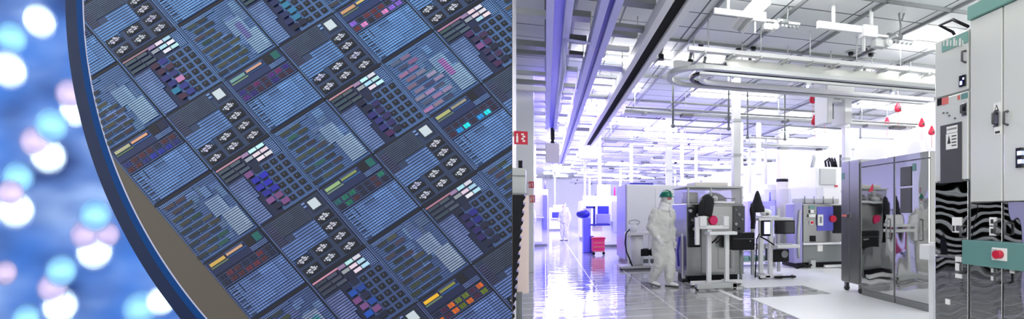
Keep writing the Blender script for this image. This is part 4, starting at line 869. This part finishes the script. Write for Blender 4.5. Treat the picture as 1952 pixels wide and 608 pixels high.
for px in (1440, 1478, 1500): t.part('caster', MB().cyl((x_(px), Y - .27, .035), (x_(px), Y - .22, .035), .035, 12), BK)
t.part('cable_boom', MB().tube([(x_(1444), Y - .12, z_(450)), (x_(1458), Y - .14, z_(458)), (x_(1472), Y - .14, z_(468))], .015, 8), BK)
t = T('black_box', 'square black control box beside the stainless chamber', 'box', (x_(1418), 8.9, z_(476))); Yb = 8.5
t.part('housing', MB().box((x_(1397, Yb), Yb, z_(476, Yb)), (x_(1439, Yb), Yb + .28, z_(443, Yb))), BK, bevel=.012); t.part('indicator', MB().cyl((x_(1430, Yb), Yb - .01, z_(459, Yb)), (x_(1430, Yb), Yb, z_(459, Yb)), .015, 10), STEEL); t.part('stem', MB().cyl((x_(1418, Yb), Yb + .15, 0), (x_(1418, Yb), Yb + .15, z_(476, Yb)), .03, 10), GR); t.part('lid_line', MB().box((x_(1398, Yb), Yb - .003, z_(455, Yb)), (x_(1438, Yb), Yb, z_(454.5, Yb))), GR)
t = T('black_jacket', 'black hooded jacket hanging on the mast of the computer stand', 'jacket', (x_(1441), Y - .08, z_(404)))
m = MB(); Yj = Y - .02; rings_chain(m, [((x_(1443), Yj, z_(364)), .02, .02), ((x_(1443), Yj, z_(370)), .05, .05), ((x_(1443), Yj, z_(380)), .085, .07), ((x_(1443), Yj, z_(388)), .12, .08), ((x_(1442), Yj, z_(398)), .14, .09), ((x_(1442), Yj, z_(405)), .1, .07)], 14); t.part('hood', m, CLOTH)
m = MB(); rings_chain(m, [((x_(1435), Yj, z_(388)), .05, .05), ((x_(1433), Yj, z_(400)), .06, .06), ((x_(1435), Yj, z_(420)), .05, .06), ((x_(1434), Yj, z_(436)), .05, .05)], 10); t.part('sleeve', m, CLOTH); m = MB(); rings_chain(m, [((x_(1447), Yj, z_(388)), .05, .05), ((x_(1452), Yj, z_(396)), .05, .05), ((x_(1453), Yj, z_(404)), .045, .045)], 10); t.part('sleeve', m, CLOTH)
t = T('white_printer', 'small white rounded device on top of the computer stand', 'device', (x_(1465), Y + .2, z_(414))); t.part('body', MB().ball((x_(1468), Y + .2, z_(406)), .12, (1.1, .9, .8), 16, 10), W); t.part('tray', MB().box((x_(1455), Y + .05, z_(414.2)), (x_(1488), Y + .4, z_(411.5))), W, bevel=.01); t.part('lens', MB().cyl((x_(1466), Y + .06, z_(408)), (x_(1466), Y + .1, z_(408)), .03, 12), GR)
# pallet of green-tinted crates on white shelf behind, between chamber and stand
Yk = 11.2; t = T('white_shelf_rack', 'low white shelf rack with greenish trays between chamber and computer stand', 'rack', (pY(1432, 500, Yk).x, Yk, 0)); xk = lambda px: pY(px, 480, Yk).x
for zq in (.12, .42, .72): t.part('shelf', MB().box((xk(1412), Yk, zq), (xk(1478), Yk + .6, zq + .03)), W)
for k in range(8): t.part('tray', MB().box((xk(1414 + (k % 4) * 15), Yk - .02, .15 + .3 * (k // 4)), (xk(1427 + (k % 4) * 15), Yk + .4, .27 + .3 * (k // 4))), R_.choice([PTEAL, LG, W, TEAL]), bevel=.01)
for px in (1412, 1477): t.part('post', MB().box((xk(px), Yk, 0), (xk(px) + .03, Yk + .6, 1.0)), W)
# second tool with violet glow
Y = 10.6; z_ = lambda py, Y_=10.6: pY(1560, py, Y_).z; x_ = lambda px, Y_=10.6: pY(px, 450, Y_).x
t = T('violet_tool', 'grey steel tool lit violet, with red buttons and clear top box', 'machine', (x_(1565), Y + .4, 0))
t.part('upper_body', MB().box((x_(1531), Y, z_(462)), (x_(1606), Y + .9, z_(389))), STEEL, bevel=.01); t.part('blue_window', MB().box((x_(1557), Y - .015, z_(440)), (x_(1590), Y, z_(394))), VWIN, bevel=.01); t.part('lower_body', MB().box((x_(1529), Y - .04, .14), (x_(1606), Y + .9, z_(466))), GR, bevel=.015)
t.part('mid_ledge', MB().box((x_(1528), Y - .1, z_(466)), (x_(1606), Y, z_(462))), W, bevel=.006); t.part('black_strip', MB().box((x_(1588), Y - .03, z_(445)), (x_(1606), Y, z_(392))), BK)
for px, py, r in ((1585, 417, .085), ): t.part('emergency_button', MB().cyl((x_(px), Y - .1, z_(py)), (x_(px), Y - .02, z_(py)), r, 18), RED)
t.part('button_plate', MB().cyl((x_(1546), Y - .03, z_(424)), (x_(1546), Y, z_(424)), .06, 16), PAPER); t.part('emergency_button', MB().cyl((x_(1546), Y - .07, z_(424)), (x_(1546), Y - .03, z_(424)), .035, 14), RED)
for a, b_, c, d in ((1557, 1567, 409, 430), (1556, 1566, 463, 479), (1540, 1552, 408, 414), (1543, 1549, 400, 406)): t.part('white_plate', MB().box((x_(a), Y - .06, z_(d)), (x_(b_), Y - .02, z_(c))), PAPER, bevel=.006)
t.part('plate_slot', MB().box((x_(1560), Y - .065, z_(425)), (x_(1564), Y - .06, z_(413))), GR); t.part('teal_badge', MB().box((x_(1542), Y - .02, z_(398)), (x_(1553), Y, z_(392))), TEAL); t.part('black_socket', MB().box((x_(1545), Y - .05, z_(460)), (x_(1553), Y, z_(449))), BK)
t.part('clear_top_box', MB().box((x_(1516), Y + .05, z_(388)), (x_(1572), Y + .85, z_(357))), CLEAR, bevel=.01); t.part('top_rack', MB().box((x_(1533), Y + .1, z_(388)), (x_(1604), Y + .6, z_(378))), LG, bevel=.01)
for k in range(4): t.part('rack_rod', MB().cyl((x_(1535 + k * 18), Y + .02, z_(388)), (x_(1535 + k * 18), Y + .02, z_(374)), .014, 8), STEEL)
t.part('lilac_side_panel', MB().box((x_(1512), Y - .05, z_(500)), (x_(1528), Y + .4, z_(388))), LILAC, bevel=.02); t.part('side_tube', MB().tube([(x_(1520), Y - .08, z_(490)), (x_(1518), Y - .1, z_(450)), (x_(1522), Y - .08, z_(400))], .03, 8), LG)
t.part('pump_base', MB().box((x_(1520), Y + .0, .02), (x_(1606), Y + .8, .14)), BK); t.part('foot', MB().box((x_(1541), Y - .12, 0), (x_(1550), Y - .02, .2)), LG); t.part('base_skid', MB().box((x_(1565), Y - .2, .02), (x_(1604), Y - .12, .08)), W)
for px in (1515, 1570, 1600): t.part('caster', MB().cyl((x_(px), Y - .15, .04), (x_(px), Y - .09, .04), .04, 12), BK)
t.part('black_hose', MB().tube([(x_(1516), Y - .12, .06), (x_(1524), Y - .18, .12), (x_(1532), Y - .15, .05), (x_(1540), Y - .18, .1)], .03, 8), BK)
# white machine behind with black hoses on top
Y = 12.8; t = T('white_machine', 'white upright machine with black hoses on top behind the violet tool', 'machine', (pY(1580, 480, Y).x, Y + .4, 0)); z_ = lambda py: pY(1580, py, Y).z; x_ = lambda px: pY(px, 450, Y).x
t.part('body', MB().box((x_(1556), Y, 0), (x_(1630), Y + 1, z_(318))), W, bevel=.03); t.part('upper_box', MB().box((x_(1562), Y - .05, z_(352)), (x_(1592), Y, z_(322))), LG, bevel=.01); t.part('red_light', MB().box((x_(1591), Y - .03, z_(356)), (x_(1596), Y, z_(353))), RED)
for k in range(3): t.part('hose', MB().tube([(x_(1582 + k * 6), Y + .2, z_(318)), (x_(1580 + k * 6), Y + .2, z_(306)), (x_(1588 + k * 5), Y + .2, z_(300)), (x_(1592 + k * 4), Y + .2, z_(308)), (x_(1594 + k * 4), Y + .2, z_(318))], .035, 8), BK)
t.part('stripe_duct', MB().tube([(x_(1558), Y + .3, z_(318)), (x_(1562), Y + .3, z_(300)), (x_(1560), Y + .3, z_(294))], .06, 10), LG); t.part('black_panel', MB().box((x_(1600), Y - .01, z_(318)), (x_(1606), Y, z_(294))), DG)
# ================================================================== RIGHT HAND CABINETS
X = 5.15; t = T('steel_locker', 'narrow brushed steel locker on casters at the end of the mirror cabinets', 'locker', (X + .3, 7.3, 0)); zt = zX(1620, 306, X)
a, b_ = pX(1603, 400, X).y, pX(1638, 400, X).y; mid = pX(1619, 400, X).y
t.part('body', MB().box((X + .02, b_, .16), (X + .8, a, zt)), BRUSH, bevel=.008); t.part('door', MB().box((X, mid + .006, .18), (X + .02, a - .01, zt - .02)), BRUSH, bevel=.004); t.part('door', MB().box((X, b_ + .01, .18), (X + .02, mid - .006, zt - .02)), BRUSH, bevel=.004)
hz = zX(1620, 411, X); t.part('latch', MB().box((X - .02, mid - .05, hz - .04), (X, mid + .05, hz + .04)), STEEL, bevel=.006); t.part('pink_tag', MB().box((X - .012, mid + .06, hz - .02), (X, mid + .2, hz + .02)), SALMON); t.part('green_badge', MB().box((X - .006, a - .1, zX(1607, 342, X)), (X, a - .02, zX(1607, 330, X))), TEAL)
for y in (a - .06, b_ + .06):
    for x in (X + .08, X + .7): t.part('caster', MB().cyl((x, y - .02, .05), (x, y + .02, .05), .05, 12), DG); t.part('caster_fork', MB().box((x - .03, y - .03, .08), (x + .03, y + .03, .16)), STEEL)
y1, y0 = pX(1640, 400, X).y, pX(1771, 400, X).y; zt = zX(1700, 299, X); ys = pX(1704, 400, X).y
def mirror_unit(label, y0, y1, windows):
    t = T('mirror_cabinet', label, 'cabinet', (X + .4, (y0 + y1) / 2, 0))
    t.part('body', MB().box((X + .03, y0 + .004, .05), (X + .9, y1 - .004, zt)), STEEL, bevel=.006); d = t.part('door', MB().box((X, y0 + .008, .12), (X + .03, y1 - .008, zt - .1)), MIRR, bevel=.006)
    t.part('top_fascia', MB().box((X, y0 + .008, zt - .09), (X + .03, y1 - .008, zt)), MIRR, bevel=.004); t.part('kickboard', MB().box((X + .02, y0 + .01, 0), (X + .06, y1 - .01, .11)), STEEL)
    t.part('edge_strip', MB().box((X - .004, y1 - .03, .12), (X + .0, y1 - .015, zt)), STEEL)
    return t, d
t1, d1 = mirror_unit('mirror-polished steel cabinet next to the brushed locker', ys, y1, 0); t2, d2 = mirror_unit('mirror-polished steel cabinet with two dark windows, next to the tall grey cabinets', y0, ys, 1)
for (p0_, p1_) in ((318, 355), (358, 406)):
    m = MB(); a, b_ = pX(1717, 400, X).y, pX(1738, 400, X).y; m.box((X - .012, b_, zX(1727, p1_, X)), (X, a, zX(1727, p0_, X))); t2.part('dark_window', m, DG, bevel=.006)
t2.part('teal_badge', MB().box((X - .008, pX(1746, 400, X).y, zX(1742, 326, X)), (X, pX(1740, 400, X).y, zX(1742, 312, X))), TEAL)
t1.part('red_pennant', MB().prism([(X - .004, pX(1655, 400, X).y, zX(1660, 366, X)), (X - .004, pX(1665, 400, X).y, zX(1660, 364, X)), (X - .004, pX(1664, 400, X).y, zX(1660, 350, X))], (.004, 0, 0)), RED)
for (tt, yy) in ((t1, ys + .12), (t2, y0 + .15)): tt.part('pull_handle', MB().tube([(X, yy, 1.0), (X - .04, yy, 1.0), (X - .04, yy, 1.3), (X, yy, 1.3)], .01, 8), STEEL)
# white post with box before the tall cabinets
Xp = 4.35; a, b_ = pX(1770, 540, Xp).y, pX(1779, 540, Xp).y; t = T('white_post_box', 'white post with a small white box in front of the mirror cabinets', 'post', (Xp, a, 0))
t.part('post', MB().box((Xp, b_, 0), (Xp + .06, a, zX(1774, 462, Xp))), W, bevel=.006); t.part('box', MB().box((Xp - .06, pX(1781, 480, Xp).y, zX(1772, 495, Xp)), (Xp + .06, pX(1760, 480, Xp).y, zX(1772, 466, Xp))), W, bevel=.01); t.part('foot', MB().box((Xp - .05, b_ - .06, 0), (Xp + .12, a + .06, .03)), LG)
# tall grey cabinet with the CAUTION sign
X = 3.9; yA1, yA0, yB0 = pX(1781, 300, X).y, pX(1847, 300, X).y, 2.75; zA = zX(1781, 80, X)
RZ = (math.pi / 2, 0, -math.pi / 2)
t = T('control_cabinet', 'tall grey control cabinet with CAUTION sign and pale teal top strip', 'cabinet', (X + .5, (yA0 + yA1) / 2, 0)); zsp = zX(1781, 190, X); zlo = zX(1790, 487, X); zmid = zX(1800, 345, X)
t.part('body', MB().box((X + .03, yA0, 0), (X + 1.0, yA1, zA)), LG, bevel=.01)
d = t.part('upper_door', MB().box((X, yA0 + .01, zsp + .01), (X + .03, yA1 - .01, zA - .02)), PALE, bevel=.006); t.part('middle_door', MB().box((X, yA0 + .01, zmid), (X + .03, yA1 - .01, zsp - .01)), PALE, bevel=.006)
ld = t.part('lower_door', MB().box((X, yA0 + .01, zlo + .008), (X + .03, yA1 - .01, zmid - .008)), MIRR2, bevel=.006); t.part('bottom_door', MB().box((X, yA0 + .01, .08), (X + .03, yA1 - .01, zlo - .008)), MIRR2, bevel=.006)
def face(part, name, px0, px1, py0, py1, m, th=.006, X_=None, ref=None):
    X_ = X_ or X; a, b_ = pX(px0, 300, X_).y, pX(px1, 300, X_).y; pm = (px0 + px1) / 2; mb = MB().box((X_ - th, b_, zX(pm, py1, X_)), (X_, a, zX(pm, py0, X_)))
    return part.part(name, mb, m)
strip = face(t, 'teal_strip', 1797, 1846, 70, 90, PTEAL, .012)
for k, px in enumerate((1800, 1806, 1813, 1819, 1824, 1830, 1836)):
    face(t, 'strip_mark', px, px + (4 if k % 2 else 2.4), 73 + (0 if k % 2 else 4), 88, PALE, .014)
face(t, 'display', 1831, 1842, 144, 165, SCREEN, .02); face(t, 'display_glow', 1833, 1837, 155, 162, BLED, .022); face(t, 'display_glow', 1838, 1841, 148, 152, LSCR, .022)
face(t, 'black_tag', 1787, 1796, 188, 201, BK, .006); face(t, 'red_tag', 1796, 1808, 186, 199, SALMON, .006); face(t, 'teal_tag', 1833, 1845, 178, 188, TEAL, .006); face(t, 'small_label', 1826, 1830, 182, 190, SALMON)
def handle(part, px, py0, py1, X_, plate=True):
    y = pX(px, 300, X_).y; z1, z0 = zX(px, py0, X_), zX(px, py1, X_)
    if plate: part.part('handle_plate', MB().box((X_ - .008, y - .03, z0 - .02), (X_, y + .03, z1 + .02)), STEEL, bevel=.004)
    part.part('handle', MB().tube([(X_, y, z1), (X_ - .045, y, z1 - .01), (X_ - .045, y, z0 + .01), (X_, y, z0)], .011, 8), DG)
handle(t, 1841, 97, 119, X, False); handle(t, 1839, 200, 217, X); face(t, 'lock', 1837, 1840, 204, 212, BK, .02)
wd = face(t, 'warning_panel', 1794, 1834, 236, 348, DG, .01); m = MB()
ca = pX(1816, 300, X); cy0 = zX(1816, 246, X); text('CAUTION', 'caution_lettering', .027, Vector((X - .0135, pX(1816, 300, X).y, cy0)) - t.b, RZ, INK, t.o)
face(t, 'caution_plate', 1806, 1827, 240, 253, PAPER, .012); face(t, 'caution_notice', 1805, 1827, 254, 284, PAPER, .012)
a, b_ = pX(1808, 300, X).y, pX(1814, 300, X).y; zz0, zz1 = zX(1811, 274, X), zX(1811, 258, X)
t.part('warning_triangle', MB().prism([(X - .013, a, zz0), (X - .013, b_, zz0), (X - .013, (a + b_) / 2, zz1)], (-.002, 0, 0)), INK)
for k in range(4): face(t, 'notice_line', 1816, 1825, 258 + k * 6, 260 + k * 6, INK, .014)
for k in range(4): face(t, 'bolt', 1799 + (k * 11) % 26, 1801 + (k * 11) % 26, 214 + (k % 3) * 5, 217 + (k % 3) * 5, STEEL, .015)
lb = face(t, 'status_label', 1816, 1834, 414, 443, PAPER, .008); face(t, 'label_dial', 1824, 1833, 430, 440, DG, .012); face(t, 'label_letter', 1817, 1821, 430, 441, INK, .01)
for p0_, p1_ in ((489, 499), (502, 516), (522, 530)): face(t, 'white_label', 1822, 1834, p0_, p1_, PAPER, .008)
face(t, 'white_label', 1803, 1811, 570, 580, PAPER, .008); handle(t, 1838, 430, 452, X, False); handle(t, 1838, 500, 520, X, False)
t.part('cable_hook', MB().tube([(X + .25, yA0 + .35, zA), (X + .22, yA0 + .4, zA + .12), (X + .15, yA0 + .5, zA + .22), (X + .12, yA0 + .3, zA + .2), (X + .1, yA0 + .1, zA + .05)], .015, 8), BK)
# double cabinet nearest to the viewer
zB = zX(1848, 40, X); X2 = X - .0; yS = pX(1911.5, 300, X).y
t = T('tall_cabinet', 'tall polished double-door cabinet with teal bands, nearest of the row', 'cabinet', (X + .5, (yB0 + yA0) / 2, 0))
t.part('body', MB().box((X + .03, yB0, 0), (X + 1.0, yA0 - .006, zB)), LG, bevel=.01)
zk = zX(1850, 385, X); zb1, zb0 = zX(1852, 457, X), zX(1852, 503, X)
for (a, b_) in ((yS + .006, yA0 - .016), (yB0 + .01, yS - .006)):
    t.part('door', MB().box((X, a, zk), (X + .03, b_, zB - .005)), PALE, bevel=.006); t.part('lower_door', MB().box((X, a, zb1 - .02), (X + .03, b_, zk - .006)), MIRR2, bevel=.006); t.part('bottom_door', MB().box((X, a, .08), (X + .03, b_, zb1 - .03)), MIRR2, bevel=.006)
t.part('teal_header', MB().box((X - .03, yB0, zB), (X + 1.0, yA0 - .006, zB + .13)), PTEAL, bevel=.006); t.part('roof_cap', MB().box((X + .05, yB0, zB + .13), (X + 1.0, yA0 - .05, zB + .5)), LG, bevel=.01)
bd = t.part('teal_band', MB().box((X - .09, yB0, zb0), (X - .005, yA0 - .004, zb1)), TEAL, bevel=.008)
y = pX(1906, 470, X - .09).y; zc = (zb0 + zb1) / 2 + .01
t.part('button_plate', MB().box((X - .1, y - .07, zc - .055), (X - .09, y + .07, zc + .055)), PAPER, t.o and bd, bevel=.003); t.part('button_guard', MB().box((X - .115, y + .02, zc - .045), (X - .1, y + .06, zc + .045)), LG, bd)
t.part('emergency_button', MB().cyl((X - .1, y - .01, zc), (X - .15, y - .01, zc), .036, 18), RED, bd)
handle(t, 1900, 215, 238, X); handle(t, 1921, 212, 238, X, False)
face(t, 'warning_label', 1895, 1907, 196, 214, PAPER, .006); face(t, 'warning_label', 1896, 1908, 241, 256, PAPER, .006); face(t, 'label_text', 1898, 1907, 250, 254, INK, .008); a, b_ = pX(1897, 300, X).y, pX(1905, 300, X).y
t.part('warning_triangle', MB().prism([(X - .007, a, zX(1901, 211, X)), (X - .007, b_, zX(1901, 211, X)), (X - .007, (a + b_) / 2, zX(1901, 199, X))], (-.002, 0, 0)), INK); a2, b2 = pX(1899, 300, X).y, pX(1903, 300, X).y
t.part('triangle_face', MB().prism([(X - .0095, a2, zX(1901, 209.5, X)), (X - .0095, b2, zX(1901, 209.5, X)), (X - .0095, (a2 + b2) / 2, zX(1901, 203, X))], (-.001, 0, 0)), PAPER)
for (p0_, p1_, q0_, q1_) in ((1887, 1900, 414, 430), (1887, 1900, 432, 449), (1890, 1900, 512, 520), (1890, 1900, 527, 535), (1926, 1934, 512, 521)): face(t, 'paper_label', p0_, p1_, q0_, q1_, PAPER, .008); face(t, 'label_text', p0_ + 3, p0_ + 8, q0_ + 4, q1_ - 4, INK, .01)
handle(t, 1904, 422, 447, X, False); handle(t, 1923, 424, 448, X, False); handle(t, 1904, 508, 540, X, False); handle(t, 1922, 515, 540, X, False)
face(t, 'dark_screen', 1941, 1952, 282, 320, SCREEN, .03); face(t, 'screen_glow', 1944, 1952, 288, 296, LSCR, .032); face(t, 'screen_glow', 1945, 1952, 304, 312, LSCR, .032)
# ================================================================== WHAT THE CABINETS MIRROR (standing behind the wafer, out of direct sight)
rk = T('tray_rack', 'tall black rack of pale trays mirrored in the tall cabinets', 'rack', (-2.2, 9.4, 0))
for x in (-3.55, -2.2, -.82): rk.part('upright', MB().box((x, 9.1, 0), (x + .05, 9.7, 2.1)), BK)
rk.part('back_panel', MB().box((-3.6, 9.7, 0), (-.75, 9.74, 2.1)), BK)
rk.part('top_board', MB().box((-3.6, 9.05, 2.1), (-.75, 9.74, 2.16)), BK)
tr0 = None
for r_ in range(10):
    for c_ in range(2):
        x0 = -3.48 + c_ * 1.36; z = .08 + r_ * .2
        if tr0 is None:
            tr0 = thing('pale_tray', 'pale lidded tray lying in the black rack', 'tray', (x0, 9.08, z), 0, 'pale trays in the black rack')
            MB().box((0, 0, 0), (1.24, .5, .075)).build('shell', W, tr0, bevel=.02); MB().box((.02, -.012, .03), (1.22, 0, .045)).build('seam', LG, tr0)
        else: dup(tr0, (x0, 9.08, z))
t = T('red_trolley', 'dark red trolley standing behind the wafer, mirrored in the steel cabinets', 'trolley', (-1.0, 12.7, 0)); CR = mat('crimson_enamel', srgb(150, 10, 45), .4)
t.part('body', MB().box((-1.35, 12.4, .15), (-.75, 13.0, 1.0)), CR, bevel=.02)
for k in range(3): t.part('drawer', MB().box((-.75, 12.44, .22 + k * .26), (-.73, 12.96, .44 + k * .26)), CR, bevel=.006)
t.part('push_bar', MB().tube([(-1.3, 12.4, 1.0), (-1.3, 12.3, 1.08), (-.8, 12.3, 1.08), (-.8, 12.4, 1.0)], .015, 8), STEEL)
for x in (-1.28, -.82):
    for y in (12.47, 12.93): t.part('caster', MB().cyl((x - .02, y, .06), (x + .02, y, .06), .06, 12), BK); t.part('caster_fork', MB().box((x - .03, y - .03, .08), (x + .03, y + .03, .15)), STEEL)
# ================================================================== THE FAR HALL
p = fl(1143, 486); Y = p.y; t = T('pink_cart', 'bright pink-red cart on the far glossy floor', 'cart', p); xk = lambda px: pY(px, 470, Y).x; zk = lambda py: pY(1143, py, Y).z
t.part('bin', MB().box((xk(1130), Y, .1), (xk(1153), Y + .5, zk(455))), PINK, bevel=.02); t.part('rim', MB().box((xk(1129), Y - .02, zk(456)), (xk(1154), Y + .52, zk(453))), RED)
for k in range(3): t.part('slat', MB().box((xk(1131), Y - .015, zk(480 - 8 * k)), (xk(1152), Y, zk(477 - 8 * k))), SALMON)
for px in (1132, 1151): t.part('caster', MB().cyl((xk(px), Y + .02, .05), (xk(px), Y + .06, .05), .05, 10), BK)
Y = 16.5; xk = lambda px: pY(px, 450, Y).x; zk = lambda py: pY(1120, py, Y).z
t = T('blue_workstation', 'deep blue workstation with white screen behind the pink cart', 'workstation', (xk(1120), Y + .4, 0))
t.part('column', MB().box((xk(1112), Y, 0), (xk(1126), Y + .6, zk(415))), BLRAIL, bevel=.02); t.part('dome', MB().ball((xk(1113), Y + .3, zk(408)), .2, (1.2, 1, .8), 14, 8), BLUE); t.part('top_arm', MB().box((xk(1118), Y + .2, zk(397)), (xk(1136), Y + .3, zk(393))), BLUE); t.part('arm_post', MB().box((xk(1132), Y + .2, zk(440)), (xk(1136), Y + .28, zk(393))), BLUE)
t.part('white_screen', MB().box((xk(1129), Y - .08, zk(441)), (xk(1148), Y, zk(431))), PAPER, bevel=.01); t.part('keyboard_tray', MB().box((xk(1126), Y - .2, zk(430)), (xk(1162), Y + .3, zk(427))), BLUE); t.part('drawer_unit', MB().box((xk(1124), Y - .04, 0), (xk(1132), Y + .5, zk(450))), BLUE, bevel=.01)
t.part('lilac_cover', MB().box((xk(1138), Y + .1, zk(427)), (xk(1164), Y + .4, zk(408))), LILAC, bevel=.02)
# rows of far white tools, each with its own look
rr = random.Random(11)
spots = [(-.3, 20, 'far left of the aisle behind the pier'), (-.5, 24.5, 'second along the far left side'), (-.6, 30, 'third along the far left side'), (2.35, 19, 'behind the blue workstation'), (2.2, 25, 'deep in the aisle beyond the workstation'), (3.6, 18.3, 'over the shoulder of the big white cabinet'), (5.2, 16.6, 'beyond the stainless chamber'), (6.6, 19, 'beyond the computer stand'), (8.0, 16.6, 'beyond the violet tool'), (1.0, 38, 'at the end of the long aisle'), (4.6, 28, 'deep behind the banded column'), (7.4, 27, 'deep behind the white upright machine'), (9.4, 18, 'behind the mirror cabinets'), (3.2, 33, 'far back behind the green helmet'), (9.2, 32, 'far back over the mirror cabinets')]
for k, (x, y, wh) in enumerate(spots):
    w, d, h = rr.uniform(.9, 1.5), rr.uniform(1.2, 2.2), rr.uniform(1.7, 2.4); c = rr.choice([W, W, LILAC, PBL])
    if x < 0: w = .8
    t = T('far_tool', 'distant violet-lit white tool ' + wh, 'machine', (x, y, 0)); b_ = lambda *q: MB().box((x + q[0], y + q[1], q[2]), (x + q[3], y + q[4], q[5]))
    t.part('body', b_(-w / 2, 0, .1, w / 2, d, h), c, bevel=.03); t.part('base', b_(-w / 2 + .05, .05, 0, w / 2 - .05, d - .05, .1), GR); t.part('window', b_(-w * .35, -.02, h * .55, w * .1, 0, h * .8), rr.choice([BLUE, LILAC, DG, PBL]), bevel=.01)
    t.part('door', b_(-w * .42, -.015, .2, w * .2, 0, h * .5), W, bevel=.01); t.part('shelf', b_(-w * .4, -.25, h * .5, w * .3, 0, h * .52), PBL); t.part('side_box', b_(w * .25, -.12, h * .3, w * .45, 0, h * .9), rr.choice([PBL, W, BLRAIL]), bevel=.01)
    t.part('top_unit', b_(-w * .3, .2, h, w * .2, d * .6, h + rr.uniform(.2, .5)), W, bevel=.02); t.part('stack_light', MB().cyl((x + w * .35, y + .1, h), (x + w * .35, y + .1, h + .35), .035, 8), rr.choice([BLRAIL, W, PINK]))
    t.part('exhaust_pipe', MB().cyl((x - w * .2, y + .6, h), (x - w * .2, y + .6, CH_), .07, 10), W)
# pipes and trays hung in the depth
for k in range(9):
    y = (11.75, 16.3, 20.2, 23, 26.3, 29.7, 33, 36.5, 40)[k]; z = 3.9 - .05 * (k % 3); t = T('pipe_tray', 'pale pipe tray crossing under the far ceiling', 'pipe tray', (5, y, z), 'pipe trays under the far ceiling')
    t.part('tray', MB().box((1.9, y, z), (10.6, y + .3, z + .06)), W); t.part('pipe', MB().cyl((1.9, y - .1, z + .05), (10.6, y - .1, z + .05), .035, 8), LG); t.part('pipe', MB().cyl((1.9, y - .2, z + .1), (10.6, y - .2, z + .1), .025, 8), rr.choice([LG, GR, PBL]))
    for j in range(7): t.part('clip', MB().box((2.2 + j * 1.3 + rr.uniform(-.3, .3), y - .25, z - .05), (2.35 + j * 1.3, y, z + .02)), rr.choice([DG, BK, GR])); t.part('hanger', MB().cyl((2.2 + j * 1.35, y + .15, z), (2.2 + j * 1.35, y + .15, CH_), .012, 6), LG)
# ================================================================== WORLD, EXPOSURE
w = bpy.data.worlds.new('world'); sc.world = w; w.use_nodes = True
bg = w.node_tree.nodes['Background']; bg.inputs['Color'].default_value = (.97, .985, .98, 1); bg.inputs['Strength'].default_value = 1.1
sc.view_settings.view_transform = 'Standard'; sc.view_settings.look = 'None'; sc.view_settings.gamma = 1; sc.view_settings.use_curve_mapping = False
sc.view_settings.exposure = 0.7
sc.cycles.use_denoising = True
sc.cycles.max_bounces = 7; sc.cycles.diffuse_bounces = 3; sc.cycles.glossy_bounces = 4; sc.cycles.transparent_max_bounces = 6
sc.cycles.sample_clamp_indirect = 4; sc.cycles.caustics_reflective = False; sc.cycles.caustics_refractive = False
